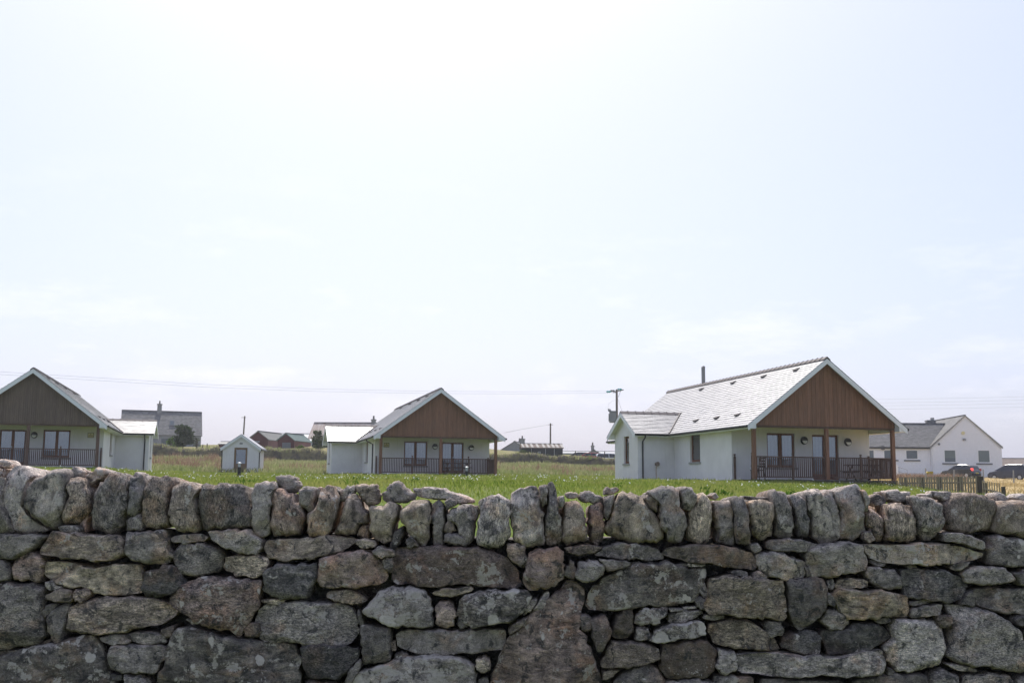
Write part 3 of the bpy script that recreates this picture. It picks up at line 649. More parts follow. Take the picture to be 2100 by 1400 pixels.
# rubble heart of the wall, set back behind the face stones
def core():
    nxx, nzz = 190, 40; X = np.linspace(-3.45, 3.45, nxx); V = []; f = []
    ztop = lambda x: float(np.interp(x, [-2.35, -1.2, 0, 1.2, 2.35], [pix(0, 1083, 5).z, pix(520, 1096, 5).z, pix(1050, 1112, 5).z, pix(1560, 1106, 5).z, pix(2100, 1092, 5).z]))
    for side, y0 in ((0, .17), (1, .52)):
        for j in range(nzz):
            for i in range(nxx):
                z = ztop(X[i]) * j / (nzz - 1); p = Vector((X[i], y0, z)); d = mnoise.cell_vector(Vector((X[i] * 9 + side * 40, 0, z * 13))) * .03
                V.append((p.x, y0 + d.y + .02 * mnoise.noise(p * 20), z if j else -.05))
    k = nxx * nzz
    for j in range(nzz - 1):
        for i in range(nxx - 1):
            a = j * nxx + i; f.append((a, a + 1, a + nxx + 1, a + nxx)); a += k; f.append((a + 1, a, a + nxx, a + nxx + 1))
    t = (nzz - 1) * nxx
    f += [(t + i, t + i + 1, k + t + i + 1, k + t + i) for i in range(nxx - 1)]
    for i in (0, nxx - 1): f += [(j * nxx + i, (j + 1) * nxx + i, k + (j + 1) * nxx + i, k + j * nxx + i) for j in range(nzz - 1)]
    me = bpy.data.meshes.new('rubble_heart'); me.from_pydata(V, [], f); me.update(); o = link('rubble_heart', me, wall, M['stone']); o.color = (.15, .145, .135, -.1); return o
core()
# ------------------------------------------------------------------ cottages
def wall_grid(mb, L, H, holes, frame, th=.30, topfn=None):
    """a wall of length L and height H with real openings; frame(u, v, d) maps along, up, depth to local space"""
    us = sorted({0, L} | {h[0] for h in holes} | {h[1] for h in holes}); vs = sorted({0, H} | {h[2] for h in holes} | {h[3] for h in holes})
    def hole(i, j):
        if i < 0 or j < 0 or i >= len(us) - 1 or j >= len(vs) - 1: return True
        u, v = (us[i] + us[i + 1]) / 2, (vs[j] + vs[j + 1]) / 2
        return any(h[0] < u < h[1] and h[2] < v < h[3] for h in holes)
    for i in range(len(us) - 1):
        for j in range(len(vs) - 1):
            if hole(i, j): continue
            a, b, c, d = us[i], us[i + 1], vs[j], vs[j + 1]
            for D in (0, th): mb.add([frame(a, c, D), frame(b, c, D), frame(b, d, D), frame(a, d, D)], [(0, 1, 2, 3)])
            for (di, dj, p, q) in ((-1, 0, (a, c), (a, d)), (1, 0, (b, c), (b, d)), (0, -1, (a, c), (b, c)), (0, 1, (a, d), (b, d))):
                if hole(i + di, j + dj): mb.add([frame(*p, 0), frame(*q, 0), frame(*q, th), frame(*p, th)], [(0, 1, 2, 3)])
def window(parent, fr, u0, u1, v0, v1, panes=1, sill=True, fmat='joinery', door=False, inset=.10, fw=.085, back='curtain', sillmat='concrete', name='window'):
    """frame, panes of glass, curtains behind: fr(u, v, d) with d running into the wall"""
    def bx(mb, a, b, c, d, e, f):
        P = [fr(x, y, z) for z in (e, f) for y in (c, d) for x in (a, b)]
        mb.add(P, [(0, 1, 3, 2), (4, 5, 7, 6), (0, 1, 5, 4), (2, 3, 7, 6), (0, 2, 6, 4), (1, 3, 7, 5)])
    mb = MB(); e, f = inset, inset + .07
    bx(mb, u0, u0 + fw, v0, v1, e, f); bx(mb, u1 - fw, u1, v0, v1, e, f); bx(mb, u0 + fw, u1 - fw, v1 - fw, v1, e, f); bx(mb, u0 + fw, u1 - fw, v0, v0 + fw * (1.2 if not door else 2.8), e, f)
    st = [u0 + (u1 - u0) * k / panes for k in range(1, panes)]
    for m_ in st: bx(mb, m_ - fw * .9, m_ + fw * .9, v0 + fw, v1 - fw, e - .01, f - .004)
    w = mb.build(name, M[fmat], parent)
    ed = [u0] + st + [u1]
    for k in range(panes):
        g = MB(); a = ed[k] + (fw if k == 0 else fw * .9); b = ed[k + 1] - (fw if k == panes - 1 else fw * .9)
        bx(g, a, b, v0 + fw * (1.2 if not door else 2.8), v1 - fw, e + .03, e + .042); g.build('pane', M['glass'], w)
    c = MB(); nn = 26
    for k in range(nn):
        a = u0 + .02 + (u1 - u0 - .04) * k / nn; b = u0 + .02 + (u1 - u0 - .04) * (k + 1) / nn; am = .005 if back == 'curtain' else 0
        c.add([fr(a, v0 + .02, .215 + am * math.sin(k * 1.9)), fr(b, v0 + .02, .215 + am * math.sin((k + 1) * 1.9)), fr(b, v1 - .02, .215 + am * math.sin((k + 1) * 1.9)), fr(a, v1 - .02, .215 + am * math.sin(k * 1.9))], [(0, 1, 2, 3)])
    c.build('curtain' if back == 'curtain' else 'blind', M[back], w, recalc=False)
    if sill:
        s_ = MB(); bx(s_, u0 - .07, u1 + .07, v0 - .09, v0 - .002, -.06, .12); s_.build('sill', M[sillmat], w)
    if door:
        h = MB(); um = (u0 + u1) / 2; bx(h, um + .02, um + .05, v0 + .95, v0 + 1.07, e - .05, e - .01); h.build('handle', M['steel'], w)
    return w
def slates(quad_fn, rows, pitch_len, width, seed, th=.011):
    """quad_fn(t) -> (left point, right point) of the slope at distance t (0..1) up from the eave; returns vertices, quads of overlapping slates"""
    rs = np.random.default_rng(seed); V = []; Q = []
    for r in range(rows):
        a0, a1 = map(Vector, quad_fn(r / rows)); b0, b1 = map(Vector, quad_fn(min(1, (r + 1.15) / rows)))
        L = (a1 - a0).length; n = max(1, int(round(L / width))); nn = (a1 - a0).cross(b0 - a0).normalized()
        if nn.z < 0: nn = -nn
        cut = np.r_[0, (np.arange(1, n) + (.5 if r % 2 else 0) + rs.uniform(-.12, .12, n - 1)) / n, 1]; cut = np.clip(cut, 0, 1)
        for k in range(n):
            u, v = cut[k] + .004 / max(L, .1), cut[k + 1] - .004 / max(L, .1)
            if v - u < 1e-4: continue
            lift = nn * (.022 + rs.uniform(-.004, .006)); low = nn * .004; sag = (b0 - a0) * rs.uniform(-.05, .05)
            P = [a0.lerp(a1, u) + lift + sag, a0.lerp(a1, v) + lift + sag, b0.lerp(b1, v) + low, b0.lerp(b1, u) + low]; P += [P[0] - nn * th * 1.7, P[1] - nn * th * 1.7]
            i = len(V); V += P; Q += [(i, i + 1, i + 2, i + 3), (i + 4, i + 5, i + 1, i)]
    return V, Q
RIDGE_MESH = None
def ridge_tiles(parent, p0, p1, ang, mat='ridge', length=.44, coll=True):
    global RIDGE_MESH
    if RIDGE_MESH is None:
        mb = MB(); s = math.tan(ang); wv = .17
        for (x0, x1, up, th) in ((0, .44, 0, .022), (.40, .45, .022, .03)):
            mb.prism([(-wv, -wv * s + up), (0, up), (wv, -wv * s + up), (wv, -wv * s + up + th), (0, th + up + .01), (-wv, -wv * s + up + th)], x0, x1, 'x')
        RIDGE_MESH = mb.mesh('ridge_tile', M[mat])
    p0, p1 = Vector(p0), Vector(p1); d = p1 - p0; n = max(1, int(round(d.length / length)))
    az = math.atan2(d.y, d.x)
    for k in range(n):
        o = link('ridge_tile', RIDGE_MESH, parent); o.location = p0 + d * (k / n); o.rotation_euler = (random.uniform(-.02, .02), 0, az); o.scale = (d.length / n / .44, 1, 1)
W, EZ, AZ_, PD, LEN = 7.3, 2.55, 5.1, 2.2, 18.3; TP = (AZ_ - EZ) / (W / 2); ANG = math.atan(TP); OV = .42; FO = .34
def cottage(loc, yaw, mirror, zs, name_label, clad, group, seed, flue=False, pipe_at='wing', stain=False, wap=3.40, plaque=True):
    root = empty('cottage', loc, yaw, (1, 1, zs)); tag(root, name_label, 'house', group)
    mx_ = (lambda x: W - x) if mirror else (lambda x: x)
    class B(MB):
        def add(s, vs, fs): return MB.add(s, [(mx_(p[0]), p[1], p[2]) for p in vs], fs)
    zr = lambda x: EZ + TP * (x if x < W / 2 else W - x)       # underside of the roof plane over local x
    # ---- walls
    front = lambda u, v, d: (mx_(u), PD + d, v); frontb = lambda u, v, d: (u, PD + d, v)
    mb = B(); WY0, WY1, WU = 9.15, 12.7, 2.05; WM = (WY0 + WY1) / 2; WAP = wap; WZ = 2.40
    wall_grid(mb, W, EZ - .06, [(1.83, 3.30, .62, 2.08), (4.22, 5.63, .12, 2.05)], frontb)
    mb.add([(0, PD, EZ - .06), (W, PD, EZ - .06), (W / 2, PD, AZ_ - .06)], [(0, 1, 2)])
    sidef = lambda u, v, d: (0 + d, PD + .30 + u, v)
    wall_grid(mb, LEN - PD - .3, EZ - .06, [(3.3, 4.55, .90, 2.20)], sidef)
    wall_grid(mb, LEN - PD - .3, EZ - .06, [], lambda u, v, d: (W - d, PD + .30 + u, v))
    mb.prism([(0.3, 0), (W - .3, 0), (W - .3, EZ - .06), (W / 2, AZ_ - .3), (.3, EZ - .06)], LEN - .3, LEN, 'y')
    # wing
    wall_grid(mb, WU - .002, WZ, [], lambda u, v, d: (-WU + u, WY0 + d, v))
    wall_grid(mb, WU - .002, WZ, [], lambda u, v, d: (-WU + u, WY1 - d, v))
    wall_grid(mb, WY1 - WY0 - .6, WZ, [(1.0, 1.82, .88, 2.2)], lambda u, v, d: (-WU + d, WY0 + .3 + u, v))
    mb.prism([(WY0, WZ), (WY1, WZ), (WM, WAP - .1)], -WU, -WU + .28, 'x')
    wl = mb.build('wall', M['render'], root)
    ml = lambda f_: (lambda u, v, d: (mx_(f_(u, v, d)[0]),) + tuple(f_(u, v, d)[1:]))
    window(root, ml(frontb), 1.83, 3.30, .62, 2.08, 2)
    window(root, ml(frontb), 4.22, 5.63, .12, 2.05, 2, sill=False, door=True, name='french_door')
    window(root, ml(sidef), 3.3, 4.55, .90, 2.20, 1, back='blind')
    window(root, ml(lambda u, v, d: (-WU + d, WY0 + .3 + u, v)), 1.0, 1.82, .88, 2.2, 1, back='blind')
    # ---- porch floor, ceiling, posts, railing
    B().box(-.02, W + .02, -.05, PD - .003, -.25, .085).build('porch_floor', M['darkwood'], root)
    B().box(.02, W - .02, .05, PD - .004, 2.36, 2.40).build('porch_ceiling', M['white'], root)
    B().box(0.02, W - .02, .03, .20, 2.20, 2.355).build('porch_beam', M['rail'], root)
    for x in (.09, W * .515, W - .09):
        B().box(x - .085, x + .085, .02, .19, .09, 2.20).build('porch_post', M[clad if clad == 'clad' else 'rail'], root, bevel=.008)
    bal = MB().box(-.021, .021, -.018, .018, 0, .80).mesh('baluster', M['rail'])
    def rail(x0, x1, y0, y1, nb):
        mb = MB(); dx, dy = x1 - x0, y1 - y0; L = math.hypot(dx, dy); ux, uy = dx / L, dy / L
        rl = B()
        for z0, z1, hw in ((.16, .21, .03), (.985, 1.03, .035)):
            rl.add([(x0 - uy * hw, y0 + ux * hw, z0), (x1 - uy * hw, y1 + ux * hw, z0), (x1 + uy * hw, y1 - ux * hw, z0), (x0 + uy * hw, y0 - ux * hw, z0), (x0 - uy * hw, y0 + ux * hw, z1), (x1 - uy * hw, y1 + ux * hw, z1), (x1 + uy * hw, y1 - ux * hw, z1), (x0 + uy * hw, y0 - ux * hw, z1)],
                   [(3, 2, 1, 0), (4, 5, 6, 7), (0, 1, 5, 4), (1, 2, 6, 5), (2, 3, 7, 6), (3, 0, 4, 7)])
        r = rl.build('railing', M['rail'], root)
        for k in range(nb):
            t = (k + .5) / nb; o = link('baluster', bal, r); o.location = (mx_(x0 + dx * t), y0 + dy * t, .195)
    def newel(x, y):
        nb_ = B().box(x - .04, x + .04, y - .04, y + .04, .09, 1.06); nb_.box(x - .022, x + .022, y - .022, y + .022, 1.06, 1.10); nb_.box(x - .04, x + .04, y - .04, y + .04, 1.10, 1.16); nb_.build('newel_post', M['rail'], root)
    rail(.18, W * .515 - .09, .11, .11, 34); rail(W * .515 + .09, W - .18, .11, .11, 33)
    newel(2.02, .11); newel(5.5, .11)
    rail(W - .09, W - .09, .20, PD - .1, 17); newel(W - .09, PD - .06)
    newel(.09, .30); newel(.09, PD - .12)
    # ---- gable cladding: boards, each its own piece
    nbd = 66; bwid = (W - .04) / nbd
    for k in range(nbd):
        a, b = .02 + k * bwid + .0025, .02 + (k + 1) * bwid - .0025; off = .0 if k % 2 else .008
        za, zb = zr(a) - .10, zr(b) - .10; mid = []
        top = [(a, za), (b, zb)]
        if a < W / 2 < b: top = [(a, za), (W / 2, zr(W / 2) - .10), (b, zb)]
        B().prism([(a, 2.28)] + top + [(b, 2.28)], off - .012, .030, 'y').build('cladding_board', M[clad], root)
    B().prism([(.0, 2.30), (W, 2.30), (W, EZ - .12), (W / 2, AZ_ - .12), (0, EZ - .12)], .031, .048, 'y').build('gable_backing', M['darkwood'], root)
    # ---- roof
    LX = -OV; zE = EZ - TP * OV
    rf = B()
    for sx in (0, 1):
        X = (lambda x: W - x) if sx else (lambda x: x)
        rf.add([(X(LX), -FO, zE), (X(W / 2), -FO, AZ_), (X(W / 2), LEN + .3, AZ_), (X(LX), LEN + .3, zE)] + [(X(LX), -FO, zE - .07), (X(W / 2), -FO, AZ_ - .07), (X(W / 2), LEN + .3, AZ_ - .07), (X(LX), LEN + .3, zE - .07)],
               [(0, 1, 2, 3), (7, 6, 5, 4), (0, 4, 5, 1), (1, 5, 6, 2), (2, 6, 7, 3), (3, 7, 4, 0)])
    ro = rf.build('roof', M['white'], root)
    V, Q = [], []
    for sx in (0, 1):
        X = (lambda x: W - x) if sx else (lambda x: x)
        v, q = slates(lambda t, X=X: ((X(LX - .03 + (W / 2 - LX + .03) * t), -FO - .03, zE + TP * (-.03) + (AZ_ - zE + TP * .03) * t), (X(LX - .03 + (W / 2 - LX + .03) * t), LEN + .33, zE + TP * (-.03) + (AZ_ - zE + TP * .03) * t)), 26, .19, .30, seed + sx)
        Q += [tuple(i + len(V) for i in f) for f in q]; V += v
    o = link('slates', np_mesh('slates', [(mx_(p[0]), p[1], p[2]) for p in V], Q, M['slate']), ro); o['kind'] = 'stuff'
    ridge_tiles(ro, (W / 2, -FO - .03, AZ_ + .045), (W / 2, LEN + .33, AZ_ + .045), ANG)
    # barge boards, boxed eaves, fascias, gutters
    for sx in (0, 1):
        X = (lambda x: W - x) if sx else (lambda x: x)
        bb = B(); y0, y1 = -FO - .025, -FO - .002
        pts = [(LX, zE - .02), (W / 2, AZ_ - .02), (W / 2, AZ_ - .02 - .21), (LX + .02, zE - .02 - .21)]
        bb.prism([(X(x), z) for x, z in pts], y0, y1, 'y'); bb.build('barge_board', M['white'], ro)
        eb = B(); eb.prism([(X(LX), zE - .02), (X(0.0), EZ - .08), (X(0.0), zE - .14), (X(LX), zE - .14)], -FO + .001, PD - .001, 'y'); eb.build('boxed_eave', M['white'], ro)
        segs = [(PD, LEN + .3)] if sx else [(PD, WY0 - .3), (WY1 + .3, LEN + .3)]
        for a, b in segs: B().box(min(X(LX), X(-.004)), max(X(LX), X(-.004)), a, b, zE - .14, zE - .01).build('soffit', M['white'], ro)
        gs = [(-FO, LEN + .3)] if sx else [(-FO, WY0 - OV), (WY1 + OV, LEN + .3)]
        for a, b in gs: B().tube([(X(LX - .055), a, zE - .045), (X(LX - .055), b, zE - .045)], .056, 8).build('gutter', M['gutter'], ro)
    # slate vents on the wing side slope
    nx_, nz_ = -math.sin(ANG), math.cos(ANG)
    for t, ys_ in ((.86, (1.6, 4.9, 8.4, 12.5)), (.17, (2.2, 4.5, 7.0))):
        for y in ys_:
            x = LX + (W / 2 - LX) * t; z = zE + (AZ_ - zE) * t
            vb = B(); c0 = (x + nx_ * .03, z + nz_ * .03); ux, uz = math.cos(ANG), math.sin(ANG)
            P = [(c0[0], c0[1]), (c0[0] + ux * .24, c0[1] + uz * .24), (c0[0] + nx_ * .075, c0[1] + nz_ * .075)]
            vb.prism(P, y - .17, y + .17, 'y'); vb.build('roof_vent', M['ridge'], ro)
    # ---- wing roof
    zWE = zE; xe = -WU - .30; xr = (WAP - EZ) / TP
    wr = B()
    for s_ in (0, 1):
        ye, ym = (WY0 - OV, WM) if s_ == 0 else (WY1 + OV, WM)
        a = [(xe, ye, zWE), (LX - .0, ye, zWE), (xr, ym, WAP), (xe, ym, WAP)]
        wr.add(a + [(p[0], p[1], p[2] - .07) for p in a], [(0, 1, 2, 3), (7, 6, 5, 4), (0, 4, 5, 1), (1, 5, 6, 2), (2, 6, 7, 3), (3, 7, 4, 0)])
    wo = wr.build('wing_roof', M['white'], root)
    V, Q = [], []
    for s_ in (0, 1):
        ye = WY0 - OV - .03 if s_ == 0 else WY1 + OV + .03
        v, q = slates(lambda t, ye=ye: ((xe - .03, ye + (WM - ye) * t, zWE - .015 + (WAP - zWE + .015) * t), (LX - .03 + (xr - LX) * t, ye + (WM - ye) * t, zWE - .015 + (WAP - zWE + .015) * t)), 15, .19, .30, seed + 5 + s_)
        Q += [tuple(i + len(V) for i in f) for f in q]; V += v
    o = link('slates', np_mesh('slates', [(mx_(p[0]), p[1], p[2]) for p in V], Q, M['slate']), wo); o['kind'] = 'stuff'
    pa, pb = (mx_(xe - .03), WM, WAP + .045), (mx_(xr + .1), WM, WAP + .045)
    ridge_tiles(wo, pa, pb, ANG)
    for s_ in (0, 1):
        ye = WY0 - OV if s_ == 0 else WY1 + OV; sg = 1 if s_ == 0 else -1
        B().prism([(ye, zWE - .02), (WM, WAP - .02), (WM, WAP - .22), (ye + sg * .02, zWE - .22)], xe - .025, xe - .002, 'x').build('barge_board', M['white'], wo)
        B().prism([(ye, zWE - .02), (ye + sg * OV, WZ - .02), (ye + sg * OV, zWE - .14), (ye, zWE - .14)], xe + .001, -OV * .0 - .004, 'x').build('boxed_eave', M['white'], wo)
        B().tube([(xe, ye - sg * .055, zWE - .045), (LX - .03, ye - sg * .055, zWE - .045)], .056, 8).build('gutter', M['gutter'], wo)
    # valley flashing, downpipe, flue
    B().tube([(LX - .02, WY0 - OV - .02, zWE + .03), (xr - .02, WM - .02, WAP + .04)], .05, 6).build('valley', M['ridge'], wo)
    dp = B()
    if pipe_at == 'wing': dp.tube([(-WU + .26, WY0 - OV - .05, zWE - .07), (-WU + .26, WY0 - OV - .02, zWE - .18), (-WU + .26, WY0 - .06, zWE - .36), (-WU + .26, WY0 - .06, -.1)], .042, 8)
    else: dp.tube([(LX - .05, 2.9, zE - .07), (LX - .02, 2.9, zE - .18), (-.06, 2.9, zE - .36), (-.06, 2.9, -.1)], .042, 8)
    dp.build('downpipe', M['gutter'], root)
    if stain:
        f_ = B(); f_.tube([(-1.02, WY0 - .2, .84), (-1.02, WY0 + .02, .84)], [.085, .085], 14); f_.tube([(-1.02, WY0 - .24, .84), (-1.02, WY0 - .2, .84)], .11, 14); fo = f_.build('boiler_flue', M['rustpipe'], root)
        B().add([(-1.045, WY0 - .004, .76), (-.995, WY0 - .004, .76), (-.985, WY0 - .004, .45), (-1.01, WY0 - .004, .05), (-1.04, WY0 - .004, .05), (-1.06, WY0 - .004, .45)], [(0, 1, 2, 3, 4, 5)]).build('rust_stain', M['stain'], fo)
    if flue:
        f_ = B(); f_.box(W / 2 + .30, W / 2 + .46, 14.1, 14.28, AZ_ - .5, AZ_ + 1.0); f_.prism([(W / 2 + .28, AZ_ + 1.0), (W / 2 + .48, AZ_ + 1.0), (W / 2 + .38, AZ_ + 1.08)], 14.08, 14.30, 'y'); f_.build('flue_pipe', M['greywall'], ro)
    # bulkhead lamps and door plaque
    for x, z in ((3.78, 1.79), (6.12, 1.76)):
        l = B(); l.tube([(x, PD - .10, z), (x, PD - .001, z)], [.165, .18], 20); lo = l.build('bulkhead_lamp', M['gutter'], root)
        n = 16; vs = [(x + .13 * math.cos(-math.pi * k / n), PD - .104 - .03 * math.sin(math.pi * k / n), z - .01 + .13 * math.sin(-math.pi * k / n)) for k in range(n + 1)]
        B().add(vs, [tuple(range(n + 1))]).build('diffuser', M['lampw'], lo)
    if not plaque: return root
    p = B(); p.box(.55, .89, PD - .03, PD - .001, 1.70, 1.96); po = p.build('plaque', M['darkwood'], root)
    B().box(.575, .865, PD - .036, PD - .0305, 1.725, 1.935).build('plaque_face', M['plaque'], po)
    ink = B(); ink.box(.70, .74, PD - .039, PD - .0365, 1.87, 1.915)
    for z, a, b in ((1.82, .62, .82), (1.765, .60, .84)):
        q = a
        while q < b: wq = random.uniform(.02, .045); ink.box(q, min(b, q + wq), PD - .039, PD - .0365, z, z + .028); q += wq + .012
    ink.build('plaque_mark', M['ink'], po)
    return root
YAW = math.radians(14.3); GRP = 'matching slate roofed cottages behind the wall'
def at_g(x, y, Y):
    p = pix(x, y, Y); return Vector((p.x, p.y, p.z))
cC = cottage(at_g(777, 974, 66), YAW, False, 1.035, 'white cottage with brown timber gable, glinting pale wing roof, beside the tiny shed', 'clad', None, 11, pipe_at='side')
cR = cottage(at_g(1546, 986.5, 49.5), YAW, False, 1.11, 'white cottage with reddish timber gable and tall roof flue, beside the picket fence', 'clad', None, 31, flue=True, stain=True, wap=3.36, plaque=False)
rpost = at_g(200, 961.5, 62); loc = rpost - Vector((math.cos(YAW), math.sin(YAW), 0)) * W
cL = cottage(loc, YAW, True, 1.085, 'white cottage with greyish weathered timber gable and mirrored side wing', 'clad_grey', None, 51, wap=3.12)
# ------------------------------------------------------------------ small shed by the middle cottage
def shed():
    Y = 78; p = pix(455, 968, Y); r = empty('store_shed', p, math.radians(6)); w_, d_, h_, a_ = 2.52, 3.0, 1.75, 2.62
    tag(r, 'tiny white gabled shed with one glazed timber door, among the cottages', 'shed')
    mb = MB(); wall_grid(mb, w_, h_, [(.80, 1.72, 0.02, 1.75 - .0001)], lambda u, v, d: (u, d, v), .2)
    # gable piece with the head of the door cut in
    mb = MB(); wall_grid(mb, w_, h_, [(.80, 1.72, .02, h_)], lambda u, v, d: (u, d, v), .2)
    k = (a_ - h_) / (w_ / 2)
    mb.prism([(0, h_), (w_, h_), (w_ / 2, a_)], 0, .2, 'y')
    mb.box(0, .2, .2, d_, 0, h_); mb.box(w_ - .2, w_, .2, d_, 0, h_); mb.prism([(.2, 0), (w_ - .2, 0), (w_ - .2, h_), (w_ / 2, a_ - .15), (.2, h_)], d_ - .2, d_, 'y')
    mb.build('wall', M['render'], r)
    window(r, lambda u, v, d: (u, d, v), .80, 1.72, .02, h_ - .002, 1, sill=False, fw=.13, inset=.03, back='dimblue', name='door', fmat='picket_brown')
    MB().box(.905, 1.615, .055, .085, .10, .62).build('door_panel', M['picket_brown'], r)
    rf = MB(); o_ = .16
    for X in ((lambda x: x), (lambda x: w_ - x)):
        rf.add([(X(-o_), -.12, h_ - k * o_ + .02), (X(w_ / 2), -.12, a_ + .02), (X(w_ / 2), d_ + .1, a_ + .02), (X(-o_), d_ + .1, h_ - k * o_ + .02)] + [(X(-o_), -.12, h_ - k * o_ + .10), (X(w_ / 2), -.12, a_ + .10), (X(w_ / 2), d_ + .1, a_ + .10), (X(-o_), d_ + .1, h_ - k * o_ + .10)],
               [(0, 1, 2, 3), (7, 6, 5, 4), (0, 4, 5, 1), (1, 5, 6, 2), (2, 6, 7, 3), (3, 7, 4, 0)])
    ro = rf.build('roof', M['slate'], r)
    for X in ((lambda x: x), (lambda x: w_ - x)):
        MB().prism([(X(-o_), h_ - k * o_ + .06), (X(w_ / 2), a_ + .06), (X(w_ / 2), a_ - .12), (X(-o_ + .02), h_ - k * o_ - .14)], -.145, -.122, 'y').build('barge_board', M['white'], ro)
        MB().tube([(X(-o_ - .03), -.12, h_ - k * o_ - .02), (X(-o_ - .03), d_, h_ - k * o_ - .02)], .045, 8).build('gutter', M['gutter'], ro)
        MB().tube([(X(-o_ - .03), .0, h_ - k * o_ - .05), (X(-.05), .02, h_ - .35), (X(-.05), .02, -.2)], .035, 8).build('downpipe', M['gutter'], r)
    MB().box(w_ / 2 - .11, w_ / 2 + .11, -.012, .0, h_ + .24, h_ + .36).build('vent_grille', M['greywall'], r)
M['dimblue'] = plain('dim_blue_blind', (.20, .26, .30), .8, .2, .08); M['picket_brown'] = timber('door_timber', (.24, .155, .095), (.2, .16, .12))
shed()
# ------------------------------------------------------------------ bollard lamps on the lawn
for (x, y, Y, hgt, lab) in ((490, 979, 58, .80, 'black lawn bollard lamp standing in front of the tiny shed'), (957, 976, 60, .52, 'short black lawn bollard lamp standing in front of the railings')):
    p = pix(x, y, Y); r = empty('bollard_lamp', p); tag(r, lab, 'lamp', 'bollard lamps on the lawn')
    MB().tube([(0, 0, -.3), (0, 0, hgt - .24)], [.085, .085], 14).build('post', M['gutter'], r, smooth=False)
    MB().tube([(0, 0, hgt - .24), (0, 0, hgt - .05)], .075, 14).build('lens', M['steel'], r)
    MB().tube([(0, 0, hgt - .05), (0, 0, hgt - .02), (0, 0, hgt + .01)], [.10, .10, .05], 14).build('cap', M['lampw'], r)
# ------------------------------------------------------------------ generic far buildings
def far_window(parent, fr, u0, u1, v0, v1, fm='white', sill='lead', pane='pane_far', fw=.09):
    def bx(a, b, c, d, e, f):
        P = [fr(x, y, z) for z in (e, f) for y in (c, d) for x in (a, b)]
        return MB().add(P, [(0, 1, 3, 2), (4, 5, 7, 6), (0, 1, 5, 4), (2, 3, 7, 6), (0, 2, 6, 4), (1, 3, 7, 5)])
    mb = MB()
    for q in ((u0, u0 + fw, v0, v1), (u1 - fw, u1, v0, v1), (u0 + fw, u1 - fw, v0, v0 + fw), (u0 + fw, u1 - fw, v1 - fw, v1)):
        t = bx(*q, -.025, .08); mb.add(t.v, t.f)
    w = mb.build('window', M[fm], parent)
    bx(u0 + fw, u1 - fw, v0 + fw, v1 - fw, -.006, .02).build('pane', M[pane], w)
    if sill: bx(u0 - .18, u1 + .18, v0 - .17, v0 - .003, -.09, .02).build('sill', M[sill], w)
    return w
M['pane_far'] = plain('dim_window_glass', (.09, .11, .12), .08, .6, .15, .8)
def gabled(name, label, cat, loc, yaw, w_, d_, h_, rise, axis, wall, roof, over=.25, slate_rows=0, group=None, sidewall=None, seed=1, verge=None, sheet=0):
    r = empty(name, loc, yaw); tag(r, label, cat, group)
    mb = MB()
    if axis == 'y': mb.prism([(0, -.6), (w_, -.6), (w_, h_), (w_ / 2, h_ + rise), (0, h_)], 0, d_, 'y')
    else: mb.prism([(0, -.6), (d_, -.6), (d_, h_), (d_ / 2, h_ + rise), (0, h_)], 0, w_, 'x')
    wo = mb.build('wall', M[wall], r)
    if sidewall: MB().box(w_ + .001, w_ + .03, 0, d_, -.6, h_).build('side_wall', M[sidewall], r)
    half = (w_ if axis == 'y' else d_) / 2; k = rise / half; t = .10; rf = MB(); Vs, Qs = [], []
    for s_ in (0, 1):
        a0, a1 = (-over, (d_ if axis == 'y' else w_) + over)
        def P(u, v, up=0):   # u across from eave to ridge, v along the ridge
            c = -over + (half + over) * u; z = h_ - k * over + k * (half + over) * u + up + .01; c = (2 * half - c) if s_ else c
            return (c, v, z) if axis == 'y' else (v, c, z)
        rf.add([P(0, a0), P(1, a0), P(1, a1), P(0, a1), P(0, a0, t), P(1, a0, t), P(1, a1, t), P(0, a1, t)], [(0, 1, 2, 3), (7, 6, 5, 4), (0, 4, 5, 1), (1, 5, 6, 2), (2, 6, 7, 3), (3, 7, 4, 0)])
        if slate_rows:
            v, q = slates(lambda u: (P(u, a0, t), P(u, a1, t)), slate_rows, 0, .34, seed + s_, .02); Qs += [tuple(i + len(Vs) for i in f) for f in q]; Vs += v
    ro = rf.build('roof', M[roof], r)
    if slate_rows: o = link('slates', np_mesh('slates', Vs, Qs, M[roof]), ro); o['kind'] = 'stuff'
    if sheet:      # corrugated sheet ribs running from ridge to eave
        s_ = 0; n = int((a1 - a0) / sheet); rb = MB()
        for s_ in (0, 1):
            for i in range(n + 1):
                v = a0 + (a1 - a0) * i / n; b = [P(0, v - .03, t), P(1, v - .03, t), P(1, v + .03, t), P(0, v + .03, t)]; rb.add(b + [(q[0], q[1], q[2] + .05) for q in b], [(0, 1, 2, 3), (7, 6, 5, 4), (0, 4, 5, 1), (1, 5, 6, 2), (2, 6, 7, 3), (3, 7, 4, 0)])
        o = rb.build('sheet_ribs', M[roof], ro); o['kind'] = 'stuff'
    # ridge capping
    rz = h_ + rise + .10
    (MB().box(half - .12, half + .12, -over, d_ + over, rz, rz + .07) if axis == 'y' else MB().box(-over, w_ + over, half - .12, half + .12, rz, rz + .07)).build('ridge_cap', M['lead'], ro)
    r['_k'] = k; return r, ro
